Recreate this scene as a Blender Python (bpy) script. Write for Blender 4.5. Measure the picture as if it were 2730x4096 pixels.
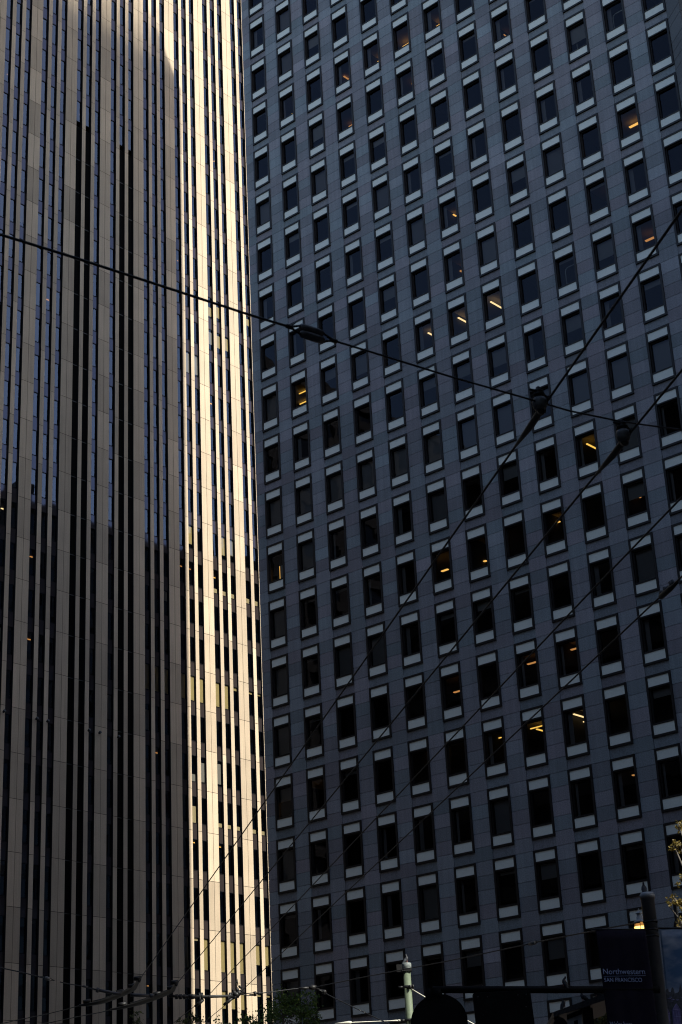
import bpy, bmesh, math, random
from mathutils import Vector, Matrix
R = math.radians
rng = random.Random(7)

# ------------------------------------------------------------------ clear
for o in list(bpy.data.objects):
    bpy.data.objects.remove(o)
sc = bpy.context.scene
COL = sc.collection

# ------------------------------------------------------------------ camera
EYE = 1.7                                   # camera height above the pavement
FOCAL, PITCH, ROLL = 6666.29, 0.39626, -0.05249
cp, sp, cr, sr = math.cos(PITCH), math.sin(PITCH), math.cos(ROLL), math.sin(ROLL)
cam = bpy.data.cameras.new('camera')
cam.sensor_fit = 'HORIZONTAL'
cam.sensor_width = 36.0
cam.lens = FOCAL / 2730 * 36.0
cam.clip_start, cam.clip_end = 0.1, 4000
cam.dof.use_dof = True
cam.dof.focus_distance = 120
cam.dof.aperture_fstop = 16
cam_o = bpy.data.objects.new('camera', cam)
COL.objects.link(cam_o)
_f, _u, _r = Vector((0, cp, sp)), Vector((0, -sp, cp)), Vector((1, 0, 0))
_ri, _ui = cr * _r + sr * _u, -sr * _r + cr * _u
cam_o.matrix_world = Matrix(((_ri.x, _ui.x, -_f.x, 0), (_ri.y, _ui.y, -_f.y, 0), (_ri.z, _ui.z, -_f.z, EYE), (0, 0, 0, 1)))
sc.camera = cam_o

# ------------------------------------------------------------------ sky, sun, exposure
SUN_AZ, SUN_EL = 125.0, 40.0                # azimuth clockwise from +Y
w = bpy.data.worlds.new('World')
sc.world = w
w.use_nodes = True
nt = w.node_tree
sky = nt.nodes.new('ShaderNodeTexSky')
sky.sky_type = 'NISHITA'
sky.sun_disc = False
sky.sun_elevation = R(SUN_EL)
sky.sun_rotation = R(SUN_AZ)
sky.air_density, sky.dust_density, sky.ozone_density = 1.0, 1.2, 0.6
bg = nt.nodes['Background']
bg.inputs[1].default_value = 0.145
nt.links.new(sky.outputs[0], bg.inputs[0])
sl = bpy.data.lights.new('sun', 'SUN')
sl.energy = 5.0
sl.angle = R(0.55)
sl.color = (1.0, 0.99, 0.88)
so = bpy.data.objects.new('sun', sl)
COL.objects.link(so)
sd = Vector((math.sin(R(SUN_AZ)) * math.cos(R(SUN_EL)), math.cos(R(SUN_AZ)) * math.cos(R(SUN_EL)), math.sin(R(SUN_EL))))
so.rotation_euler = (-sd).to_track_quat('-Z', 'Y').to_euler()
so.location = (60, -40, 120)
sc.view_settings.view_transform = 'Standard'
sc.view_settings.look = 'None'
sc.view_settings.exposure = 0.5
sc.view_settings.gamma = 1.0
sc.render.engine = 'CYCLES'
sc.cycles.filter_width = 1.1


# ------------------------------------------------------------------ helpers
def at(px, py, Y):
    """world point on the line of sight of photo pixel (px, py) at distance Y along +Y"""
    X = (px - 1365) / FOCAL
    y = (2048 - py) / FOCAL
    a, b = cr * X - sr * y, sr * X + cr * y
    d = Vector((a, cp - sp * b, sp + cp * b))
    return d * (Y / d.y) + Vector((0, 0, EYE))


def at_h(px, py, h):
    p = at(px, py, 1.0) - Vector((0, 0, EYE))
    return p * ((h - EYE) / p.z) + Vector((0, 0, EYE))


def proj(P):
    x, y, z = P[0], P[1], P[2] - EYE
    d = y * cp + z * sp
    if d < 0.5:
        return (-9999, -9999)
    X, Y = x / d, (-y * sp + z * cp) / d
    X, Y = cr * X + sr * Y, -sr * X + cr * Y
    return 1365 + FOCAL * X, 2048 - FOCAL * Y


class MB:
    """collects boxes, quads and tubes into one mesh, with a per-face 'tone'"""

    def __init__(self):
        self.v, self.f, self.t, self.m, self.s = [], [], [], [], []

    def face(self, idx, tone=0.0, mat=0, smooth=False):
        self.f.append(idx); self.t.append(tone); self.m.append(mat); self.s.append(smooth)

    def box(self, x0, x1, y0, y1, z0, z1, tone=0.0, mat=0, M=None):
        b = len(self.v)
        for z in (z0, z1):
            for (x, y) in ((x0, y0), (x1, y0), (x1, y1), (x0, y1)):
                p = Vector((x, y, z))
                self.v.append(M @ p if M is not None else p)
        for q in ((3, 2, 1, 0), (4, 5, 6, 7), (0, 1, 5, 4), (1, 2, 6, 5), (2, 3, 7, 6), (3, 0, 4, 7)):
            self.face([b + i for i in q], tone, mat)

    def quad(self, pts, tone=0.0, mat=0, smooth=False):
        b = len(self.v)
        self.v += [Vector(p) for p in pts]
        self.face(list(range(b, b + len(pts))), tone, mat, smooth)

    def tube(self, pts, r, n=8, tone=0.0, mat=0, cap=True):
        pts = [Vector(p) for p in pts]
        rs = r if isinstance(r, (list, tuple)) else [r] * len(pts)
        b = len(self.v)
        prev = None
        for i, p in enumerate(pts):
            d = (pts[min(i + 1, len(pts) - 1)] - pts[max(i - 1, 0)]).normalized()
            if prev is None:
                a = Vector((0, 0, 1)) if abs(d.z) < 0.9 else Vector((1, 0, 0))
                e = d.cross(a).normalized()
            else:
                e = (prev - d * prev.dot(d)).normalized()
            prev = e
            g = d.cross(e)
            for k in range(n):
                th = 2 * math.pi * k / n
                self.v.append(p + (e * math.cos(th) + g * math.sin(th)) * rs[i])
        for i in range(len(pts) - 1):
            for k in range(n):
                k2 = (k + 1) % n
                self.face([b + i * n + k, b + i * n + k2, b + (i + 1) * n + k2, b + (i + 1) * n + k], tone, mat, True)
        if cap:
            self.face([b + k for k in range(n)][::-1], tone, mat)
            e0 = b + (len(pts) - 1) * n
            self.face([e0 + k for k in range(n)], tone, mat)

    def lathe(self, prof, n=20, M=None, tone=0.0, mat=0):
        b = len(self.v)
        for (r, z) in prof:
            for k in range(n):
                th = 2 * math.pi * k / n
                p = Vector((r * math.cos(th), r * math.sin(th), z))
                self.v.append(M @ p if M is not None else p)
        for i in range(len(prof) - 1):
            for k in range(n):
                k2 = (k + 1) % n
                self.face([b + i * n + k, b + i * n + k2, b + (i + 1) * n + k2, b + (i + 1) * n + k], tone, mat, True)
        self.face([b + k for k in range(n)][::-1], tone, mat)
        e0 = b + (len(prof) - 1) * n
        self.face([e0 + k for k in range(n)], tone, mat)

    def prism(self, poly, y0, y1, M=None, tone=0.0, mat=0):
        """polygon in x,z extruded along y"""
        b = len(self.v)
        n = len(poly)
        for y in (y0, y1):
            for (x, z) in poly:
                p = Vector((x, y, z))
                self.v.append(M @ p if M is not None else p)
        self.face(list(range(b, b + n)), tone, mat)
        self.face(list(range(b + n, b + 2 * n))[::-1], tone, mat)
        for i in range(n):
            j = (i + 1) % n
            self.face([b + j, b + i, b + n + i, b + n + j], tone, mat)

    def build(self, name, mats, parent=None, bevel=0.0):
        me = bpy.data.meshes.new(name)
        me.from_pydata([tuple(p) for p in self.v], [], self.f)
        a = me.attributes.new('tone', 'FLOAT', 'FACE')
        a.data.foreach_set('value', self.t)
        if not isinstance(mats, (list, tuple)):
            mats = [mats]
        for m in mats:
            me.materials.append(m)
        me.polygons.foreach_set('material_index', self.m)
        me.polygons.foreach_set('use_smooth', self.s)
        me.update()
        o = bpy.data.objects.new(name, me)
        COL.objects.link(o)
        if parent is not None:
            o.parent = parent
        if bevel:
            bv = o.modifiers.new('bevel', 'BEVEL')
            bv.width = bevel
            bv.segments = 2
            bv.limit_method = 'ANGLE'
        return o


def tag(o, label, cat, group=None, kind=None):
    o['label'] = label
    o['category'] = cat
    if group:
        o['group'] = group
    if kind:
        o['kind'] = kind
    return o


def empty(name, loc=(0, 0, 0), rz=0.0):
    o = bpy.data.objects.new(name, None)
    COL.objects.link(o)
    o.location = loc
    o.rotation_euler = (0, 0, rz)
    o.empty_display_size = 0.5
    return o


def inst(src, parent, loc=(0, 0, 0), rot=(0, 0, 0)):
    c = src.copy()
    COL.objects.link(c)
    c.parent = parent
    c.location = loc
    c.rotation_euler = rot
    return c


# ------------------------------------------------------------------ materials
def mat(name, col, rough=0.6, metal=0.0, spec=0.5):
    m = bpy.data.materials.new(name)
    m.use_nodes = True
    b = m.node_tree.nodes['Principled BSDF']
    b.inputs['Base Color'].default_value = (*col, 1)
    b.inputs['Roughness'].default_value = rough
    b.inputs['Metallic'].default_value = metal
    b.inputs['Specular IOR Level'].default_value = spec
    return m


def grain(m, col_a, col_b, scale, tone_gain=0.0, big=0.0, bump=0.0, tint=None, detail=6.0, streak=0.0):
    """noise-mottled base colour, per-face tone, optional large stains and vertical streaks"""
    n = m.node_tree.nodes
    l = m.node_tree.links
    b = n['Principled BSDF']
    tc = n.new('ShaderNodeTexCoord')
    nz = n.new('ShaderNodeTexNoise')
    nz.inputs['Scale'].default_value = scale
    nz.inputs['Detail'].default_value = detail
    nz.inputs['Roughness'].default_value = 0.7
    l.new(tc.outputs['Object'], nz.inputs['Vector'])
    rp = n.new('ShaderNodeValToRGB')
    rp.color_ramp.elements[0].position = 0.32
    rp.color_ramp.elements[1].position = 0.68
    rp.color_ramp.elements[0].color = (*col_a, 1)
    rp.color_ramp.elements[1].color = (*col_b, 1)
    l.new(nz.outputs['Fac'], rp.inputs['Fac'])
    out = rp.outputs['Color']
    if tone_gain:
        at_ = n.new('ShaderNodeAttribute')
        at_.attribute_name = 'tone'
        ma = n.new('ShaderNodeMath'); ma.operation = 'MULTIPLY_ADD'
        ma.inputs[1].default_value = tone_gain
        ma.inputs[2].default_value = 1.0
        l.new(at_.outputs['Fac'], ma.inputs[0])
        mx = n.new('ShaderNodeVectorMath'); mx.operation = 'SCALE'
        l.new(out, mx.inputs[0]); l.new(ma.outputs[0], mx.inputs['Scale'])
        out = mx.outputs[0]
        if tint:
            # stones drift between two hues
            wn = n.new('ShaderNodeMath'); wn.operation = 'MULTIPLY'; wn.inputs[1].default_value = 37.7
            l.new(at_.outputs['Fac'], wn.inputs[0])
            fr = n.new('ShaderNodeMath'); fr.operation = 'FRACT'
            l.new(wn.outputs[0], fr.inputs[0])
            tr = n.new('ShaderNodeMix'); tr.data_type = 'RGBA'
            tr.inputs['A'].default_value = (*tint[0], 1)
            tr.inputs['B'].default_value = (*tint[1], 1)
            l.new(fr.outputs[0], tr.inputs['Factor'])
            mu = n.new('ShaderNodeVectorMath'); mu.operation = 'MULTIPLY'
            l.new(out, mu.inputs[0]); l.new(tr.outputs['Result'], mu.inputs[1])
            out = mu.outputs[0]
    if big:
        n2 = n.new('ShaderNodeTexNoise')
        n2.inputs['Scale'].default_value = 0.35
        n2.inputs['Detail'].default_value = 3
        l.new(tc.outputs['Object'], n2.inputs['Vector'])
        m2 = n.new('ShaderNodeMapRange')
        m2.inputs['From Min'].default_value = 0.3
        m2.inputs['From Max'].default_value = 0.7
        m2.inputs['To Min'].default_value = 1 - big
        m2.inputs['To Max'].default_value = 1 + big
        l.new(n2.outputs['Fac'], m2.inputs['Value'])
        s2 = n.new('ShaderNodeVectorMath'); s2.operation = 'SCALE'
        l.new(out, s2.inputs[0]); l.new(m2.outputs[0], s2.inputs['Scale'])
        out = s2.outputs[0]
    if streak:
        mp = n.new('ShaderNodeMapping')
        mp.inputs['Scale'].default_value = (3.0, 3.0, 0.12)
        l.new(tc.outputs['Object'], mp.inputs['Vector'])
        n3 = n.new('ShaderNodeTexNoise')
        n3.inputs['Scale'].default_value = 1.6
        n3.inputs['Detail'].default_value = 4
        l.new(mp.outputs[0], n3.inputs['Vector'])
        m3 = n.new('ShaderNodeMapRange')
        m3.inputs['From Min'].default_value = 0.3
        m3.inputs['From Max'].default_value = 0.7
        m3.inputs['To Min'].default_value = 1 - streak
        m3.inputs['To Max'].default_value = 1 + streak
        l.new(n3.outputs['Fac'], m3.inputs['Value'])
        s3 = n.new('ShaderNodeVectorMath'); s3.operation = 'SCALE'
        l.new(out, s3.inputs[0]); l.new(m3.outputs[0], s3.inputs['Scale'])
        out = s3.outputs[0]
    l.new(out, b.inputs['Base Color'])
    if bump:
        bp = n.new('ShaderNodeBump')
        bp.inputs['Strength'].default_value = bump
        bp.inputs['Distance'].default_value = 0.02
        l.new(nz.outputs['Fac'], bp.inputs['Height'])
        l.new(bp.outputs['Normal'], b.inputs['Normal'])
    return m


def glass(name, trans, refl, fac, wobble=0.0, wscale=0.6, rough=0.0):
    m = bpy.data.materials.new(name)
    m.use_nodes = True
    n = m.node_tree.nodes
    l = m.node_tree.links
    n.remove(n['Principled BSDF'])
    out = n['Material Output']
    tr = n.new('ShaderNodeBsdfTransparent'); tr.inputs['Color'].default_value = (*trans, 1)
    gl = n.new('ShaderNodeBsdfGlossy'); gl.inputs['Color'].default_value = (*refl, 1); gl.inputs['Roughness'].default_value = rough
    fr = n.new('ShaderNodeFresnel'); fr.inputs['IOR'].default_value = 1.5
    ma = n.new('ShaderNodeMath'); ma.operation = 'ADD'; ma.inputs[1].default_value = fac; ma.use_clamp = True
    l.new(fr.outputs[0], ma.inputs[0])
    mx = n.new('ShaderNodeMixShader')
    l.new(ma.outputs[0], mx.inputs[0]); l.new(tr.outputs[0], mx.inputs[1]); l.new(gl.outputs[0], mx.inputs[2])
    l.new(mx.outputs[0], out.inputs[0])
    if wobble:
        tc = n.new('ShaderNodeTexCoord')
        oi = n.new('ShaderNodeObjectInfo')
        nz = n.new('ShaderNodeTexNoise'); nz.inputs['Scale'].default_value = wscale; nz.inputs['Detail'].default_value = 1.5
        nz.noise_dimensions = '4D'
        wm = n.new('ShaderNodeMath'); wm.operation = 'MULTIPLY'; wm.inputs[1].default_value = 50
        l.new(oi.outputs['Random'], wm.inputs[0]); l.new(wm.outputs[0], nz.inputs['W'])
        bp = n.new('ShaderNodeBump'); bp.inputs['Strength'].default_value = wobble; bp.inputs['Distance'].default_value = 0.05
        l.new(tc.outputs['Object'], nz.inputs['Vector'])
        l.new(nz.outputs['Fac'], bp.inputs['Height']); l.new(bp.outputs[0], gl.inputs['Normal'])
    return m


def emit(name, col, s):
    m = bpy.data.materials.new(name)
    m.use_nodes = True
    n = m.node_tree.nodes
    n.remove(n['Principled BSDF'])
    e = n.new('ShaderNodeEmission')
    e.inputs[0].default_value = (*col, 1)
    e.inputs[1].default_value = s
    m.node_tree.links.new(e.outputs[0], n['Material Output'].inputs[0])
    return m


M = {}
M['tan'] = grain(mat('buff_precast_concrete', (.4, .34, .28), .75), (.47, .352, .245), (.565, .442, .312), 9.0, 0.17, 0.07, 0.25, streak=0.08)
M['joint'] = mat('dark_sealant_joint', (.022, .018, .017), .9, 0, .1)
M['dark_metal'] = grain(mat('black_metal', (.012, .012, .013), .5), (.008, .008, .009), (.016, .015, .016), 20)
M['reveal'] = grain(mat('black_reveal', (.01, .01, .012), .7, 0, .12), (.006, .006, .008), (.012, .012, .014), 12)
M['tan_glass'] = glass('blue_tinted_window_glass', (.66, .64, .60), (.46, .56, .76), .095, 0.07, 0.5)
M['tan_spandrel'] = mat('brown_spandrel_glass', (.036, .028, .027), .5, 0, 0)
_n, _l = M['tan_spandrel'].node_tree.nodes, M['tan_spandrel'].node_tree.links
_g = _n.new('ShaderNodeBsdfGlossy'); _g.inputs['Color'].default_value = (.36, .42, .64, 1); _g.inputs['Roughness'].default_value = .03
_fr = _n.new('ShaderNodeFresnel'); _fr.inputs['IOR'].default_value = 1.5
_ad = _n.new('ShaderNodeMath'); _ad.operation = 'ADD'; _ad.inputs[1].default_value = .065
_mx = _n.new('ShaderNodeMixShader')
_l.new(_fr.outputs[0], _ad.inputs[0]); _l.new(_ad.outputs[0], _mx.inputs[0])
_l.new(_n['Principled BSDF'].outputs[0], _mx.inputs[1]); _l.new(_g.outputs[0], _mx.inputs[2])
_l.new(_mx.outputs[0], _n['Material Output'].inputs[0])
M['louver'] = grain(mat('black_louvre', (.004, .004, .004), .9, 0, .04), (.004, .004, .004), (.008, .008, .008), 12)
M['granite'] = grain(mat('grey_granite', (.2, .21, .23), .6), (.142, .153, .160), (.305, .322, .335), 16.0, 0.21, 0.10, 0.2,
                     tint=((.92, 1.03, 1.07), (1.09, .96, 1.02)), detail=9, streak=0.10)
M['frame'] = grain(mat('dark_bronze_frame', (.016, .014, .014), .45, .3), (.012, .011, .011), (.02, .017, .017), 10)
M['panel'] = grain(mat('pale_grey_glazed_panel', (.6, .64, .63), .3), (.74, .78, .70), (.84, .87, .80), 18)
M['grey_glass'] = glass('dark_window_glass', (.56, .56, .56), (.46, .49, .60), .0, 0.10, 0.8)
M['darkened'] = grain(mat('darkened_granite', (.07, .07, .07), .8), (.05, .05, .052), (.085, .085, .088), 8, .1)  # dark tone set to cut light bounced off the unseen flank
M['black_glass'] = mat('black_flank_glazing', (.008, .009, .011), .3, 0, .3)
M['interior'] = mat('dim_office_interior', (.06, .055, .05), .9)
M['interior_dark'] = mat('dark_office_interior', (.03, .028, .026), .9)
M['ceiling'] = mat('office_ceiling', (.34, .30, .26), .9)
M['blind'] = mat('charcoal_roller_blind', (.48, .47, .45), .9)
M['blind_buff'] = mat('buff_roller_blind', (.80, .66, .34), .9)
M['shade_white'] = mat('white_window_board', (.85, .72, .46), .8)
M['curtain'] = mat('grey_pleated_curtain', (.48, .47, .47), .9)
M['red'] = mat('red_sign', (.55, .06, .03), .6)
M['amber'] = emit('amber_ceiling_lamp', (1.0, .54, .12), 1.25)
M['amber_dim'] = emit('dim_amber_lamp', (1.0, .45, .13), .55)
M['strip'] = emit('warm_strip_light', (1.0, .72, .34), 1.5)
M['yellow_strip'] = emit('yellow_strip_light', (1.0, .58, .10), 1.3)
M['glow'] = mat('lit_brown_ceiling', (.35, .22, .13), .9)


# ------------------------------------------------------------------ ground
def sheet(name, pts, m, z, label, cat):
    b = MB()
    b.quad([(x, y, z) for x, y in pts])
    o = b.build(name, m)
    tag(o, label, cat, kind='structure')
    return o


M['asphalt'] = grain(mat('asphalt', (.05, .05, .052), .85), (.04, .04, .042), (.062, .062, .064), 30, big=.1)
M['paving'] = grain(mat('red_brick_paving', (.08, .05, .04), .8), (.045, .032, .028), (.065, .048, .042), 8, big=.1)
sheet('ground', [(-1500, -1500), (1500, -1500), (1500, 1500), (-1500, 1500)], M['paving'], 0.0, 'brick paving of the city blocks around the towers', 'ground')
wx, wy = -.215, .977                        # direction of the tram street
def street(cx, cy, half, a, b):
    return [(cx + wx * a - wy * half, cy + wy * a + wx * half), (cx + wx * a + wy * half, cy + wy * a - wx * half),
            (cx + wx * b + wy * half, cy + wy * b - wx * half), (cx + wx * b - wy * half, cy + wy * b + wx * half)]
sheet('road', street(.5, 0, 7.5, -120, 88), M['asphalt'], .004, 'dark asphalt tram street under the overhead wires', 'road')

# ------------------------------------------------------------------ tower with buff ribs (left)
TY = 0.87602
tan = empty('office_tower', (-31.66101, 132.5154, 0), TY)
tag(tan, 'tall buff tower with narrow vertical ribs, partly in low sun', 'office tower')
BAY = 4.62227
NB0, NB1 = -1, 10
jz = {}
for k in range(-14, 22):
    jz[k] = 114.73262 + EYE - 3.9 * k
zz = jz[21]
for k in range(22, 30):
    zz -= 4.44
    jz[k] = zz
KTOP, KBOT = -13, 28
KM = list(range(KTOP, KBOT + 1))
TOP = jz[KTOP] + 3.9
GD = 0.22                                   # glass recess
J = 0.042                                   # joint width


def strips(x0, x1, wide):
    """one concrete pier: floor-high precast pieces with open joints over a dark core"""
    b = MB()
    xs = [(x0, (x0 + x1) / 2 - J / 2), ((x0 + x1) / 2 + J / 2, x1)] if wide else [(x0, x1)]
    for k in KM:
        zt = jz[k - 1] if k > KTOP else TOP
        zb = max(jz[k], 0.05)
        if zt <= 0.1:
            continue
        tone = rng.uniform(-1, 1)
        for (a, c) in xs:
            b.box(a, c, 0, .03, zb + J / 2, zt - J / 2, tone + rng.uniform(-.25, .25), 0)
    b.box(x0 + .012, x1 - .012, .022, .5, .05, TOP - .05, 0, 1)
    # black side returns, the faces the camera sees beside the glass
    b.box(x0 + .002, x0 + .012, .035, .5, .05, TOP - .05, 0, 2)
    b.box(x1 - .012, x1 - .002, .035, .5, .05, TOP - .05, 0, 2)
    return b


gaps = []
for k in range(NB0, NB1 + 1):
    s = k * BAY
    strips(s, s + 1.41, True).build('pier', [M['tan'], M['joint'], M['reveal']], tan)
    if k == NB1:
        break
    strips(s + 2.195, s + 2.65, False).build('rib', [M['tan'], M['joint'], M['reveal']], tan)
    strips(s + 3.41, s + 3.87, False).build('rib', [M['tan'], M['joint'], M['reveal']], tan)
    gaps += [(k, 0, s + 1.41, s + 2.195), (k, 1, s + 2.65, s + 3.41), (k, 2, s + 3.87, s + BAY)]

T_M = Matrix.Translation((-31.66101, 132.5154, 0)) @ Matrix.Rotation(TY, 4, 'Z')


def area_of(Mx, x0, x1, z0, z1):
    c = [proj(Mx @ Vector((x, 0, z))) for x, z in ((x0, z0), (x1, z0), (x1, z1), (x0, z1))]
    if any(p[0] < 0 or p[0] > 2730 or p[1] < 0 or p[1] > 4096 for p in c):
        return 0
    a = 0
    for i in range(4):
        a += c[i][0] * c[(i + 1) % 4][1] - c[(i + 1) % 4][0] * c[i][1]
    return abs(a) / 2


cells = []
for (k, gi, x0, x1) in gaps:
    for f in KM[1:]:
        zt, zb = jz[f - 1], jz[f]
        if zb < 4:
            continue
        H = zt - zb
        pz1 = zt - .17 * H if f <= 21 else zt - .10 * H - .3
        pz0 = zb + .19 * H
        dark = (k == 2 and gi in (0, 1) and f > 3) or (k == 3 and gi in (1, 2) and f > 3)
        sz0, sz1 = zt - .17 * H, zt + .19 * (jz[f - 2] - zt if f - 2 >= KTOP else 3.9)
        cells.append(dict(k=k, g=gi, f=f, x0=x0 + .012, x1=x1 - .012, pz0=pz0, pz1=zt - .17 * H, sz0=sz0, sz1=sz1, dark=dark,
                          a=area_of(T_M, x0, x1, pz0, pz1)))
pane_cells = sorted([c for c in cells if not c['dark']], key=lambda c: -c['a'])
rest_p, rest_s = MB(), MB()
BAR = .05
wall_bars = MB()
for i, c in enumerate(pane_cells):
    own = i < 100
    for kind in ('window', 'spandrel_panel'):
        z0, z1 = (c['pz0'], c['pz1']) if kind == 'window' else (c['sz0'], c['sz1'])
        b = MB() if own else (rest_p if kind == 'window' else rest_s)
        tl = rng.uniform(-.0012, .0012)
        y = GD if kind == 'window' else GD - .03
        b.quad([(c['x0'], y + tl, z0), (c['x1'], y - tl, z0), (c['x1'], y - tl + rng.uniform(-.001, .001), z1), (c['x0'], y + tl, z1)],
               rng.uniform(-1, 1))
        if own:
            o = b.build(kind, M['tan_glass'] if kind == 'window' else M['tan_spandrel'], tan)
    for z in (c['pz0'], c['pz1']):
        wall_bars.box(c['x0'], c['x1'], GD - .06, GD + .05, z - BAR / 2, z + BAR / 2)
o = rest_p.build('window', M['tan_glass'], tan); o['kind'] = 'stuff'
o = rest_s.build('spandrel_panel', M['tan_spandrel'], tan); o['kind'] = 'stuff'
wall_bars.build('window_bars', M['reveal'], tan)
# black louvred shafts
for (k, gi, x0, x1) in gaps:
    if (k == 2 and gi in (0, 1)) or (k == 3 and gi in (1, 2)):
        b = MB()
        zt = jz[3] + .05
        b.box(x0 + .012, x1 - .012, .2, .3, .2, zt)
        for f in KM:
            if f > 3 and jz[f] > 2:
                b.box(x0 + .012, x1 - .012, .16, .2, jz[f] - .04, jz[f] + .04, 0, 1)
        b.build('louvre', [M['louver'], M['dark_metal']], tan)
# rooms behind the glass
b = MB()
XA, XB = NB0 * BAY, NB1 * BAY + 1.41
for f in KM:
    b.box(XA + .3, XB - .3, .55, 5.5, jz[f] - .55, jz[f] + .45, 0, 1 if f % 2 else 0)
b.box(XA + .2, XB - .2, 5.5, 5.8, .1, TOP - .4, 0, 0)
for k in range(NB0, NB1 + 1):
    b.box(k * BAY + .6, k * BAY + .75, .55, 5.5, .1, TOP - .4, 0, 0)
b.build('office_interior', [M['interior_dark'], M['interior']], tan)
# roof, flanks and back
b = MB()
b.box(XA - .3, XB + .3, .5, 30, TOP - .3, TOP + 1.2, .2)
b.box(XA - .3, XA + .2, .1, 30, .02, TOP - .3, 0)
b.box(XB - .2, XB + .3, .1, 30, .02, TOP - .3, .1)
b.box(XA + .2, XB - .2, 29.5, 30, .02, TOP - .3, 0)
b.build('wall', M['tan'], tan)
# wall floodlights, one row above the nineteenth floor
for fx in (.78, 1.54, 1.80, 2.81, 3.08, 3.56):
    b = MB()
    x, z = fx * BAY, 114.73 + EYE - 3.9 * 19.16
    Ml = Matrix.Translation((x, -.22, z)) @ Matrix.Rotation(R(65), 4, 'X')
    b.lathe([(.02, -.16), (.09, -.13), (.115, -.04), (.125, .06), (.13, .12), (.10, .125)], 14, Ml)
    b.tube([(x, -.02, z), (x, -.12, z + .02), (x, -.2, z)], .03)
    b.build('floodlight', M['dark_metal'], tan)
# blinds, boards and lamps behind the glass: bay, gap, floor, from/to height fraction, material
BL = []
for k, gs in ((4, (0, 1, 2)), (5, (0, 1, 2)), (6, (0, 1, 2))):
    for g in gs:
        BL.append((k, g, 18, .0, .97 if (k, g) != (6, 2) else .15, 'blind_buff'))
BL += [(7, 0, 18, 0, .12, 'blind_buff'), (7, 1, 18, 0, .1, 'blind_buff')]
for k in (6, 7):
    for g in (0, 1, 2):
        BL.append((k, g, 21, .82, 1, 'shade_white'))
        BL.append((k, g, 15, .78 if k == 6 else .76, 1, 'shade_white'))
        BL.append((k, g, 24, .0, 1 if k == 6 else .66, 'blind_buff'))
        BL.append((k, g, 25, .0, .55 if k == 6 else .1, 'blind_buff'))
BL += [(5, 1, 21, .35, 1, 'shade_white'), (5, 1, 20, .7, 1, 'blind'), (5, 2, 20, .2, .95, 'blind'), (6, 0, 20, .1, .9, 'blind'),
       (5, 2, 24, 0, .98, 'blind_buff'), (5, 1, 24, 0, .1, 'shade_white'), (5, 0, 24, 0, .95, 'blind'),
       (6, 0, 7, .45, .9, 'blind_buff'), (6, 1, 7, .25, .8, 'blind_buff'), (6, 1, 8, .1, .7, 'blind_buff'), (6, 2, 8, .05, .65, 'blind_buff'),
       (7, 1, 7, .1, .45, 'blind_buff'), (5, 1, 9, .05, 1, 'blind'), (5, 2, 9, .0, .9, 'blind'), (4, 1, 9, 0, .9, 'blind'),
       (4, 2, 9, 0, 1, 'blind'), (4, 1, 8, .1, .7, 'blind'), (6, 0, 8, .1, .7, 'blind'), (5, 1, 14, .05, .8, 'blind_buff'), (6, 1, 14, .0, .8, 'blind_buff'),
       (6, 2, 14, 0, .7, 'blind'), (6, 0, 14, .95, 1, 'shade_white'), (5, 0, 5, .0, .2, 'blind'), (0, 1, 8, 0, .6, 'blind'),
       (0, 2, 7, 0, .8, 'blind'), (1, 0, 7, .1, .9, 'blind'), (1, 1, 6, 0, .5, 'blind'), (1, 2, 7, 0, .4, 'blind'), (4, 0, 7, .2, .9, 'blind'),
       (3, 0, 19, 0, .9, 'blind'), (4, 0, 19, .2, 1, 'blind'), (0, 1, 18, .1, .6, 'blind'), (4, 2, 16, 0, .4, 'blind')]
GX = {(k, g): (x0, x1) for (k, g, x0, x1) in gaps}
for (k, g, f, a, c, mt) in BL:
    x0, x1 = GX[(k, g)]
    zt, zb = jz[f - 1], jz[f]
    H = zt - zb
    p1, p0 = zt - .17 * H, zb + .19 * H
    b = MB()
    za, zc = p1 - a * (p1 - p0), p1 - c * (p1 - p0)
    b.box(x0 + .03, x1 - .03, GD + .07, GD + .085, zc + .02, za - .02)
    b.build('blind' if mt != 'shade_white' else 'window_board', M[mt], tan)
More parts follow.
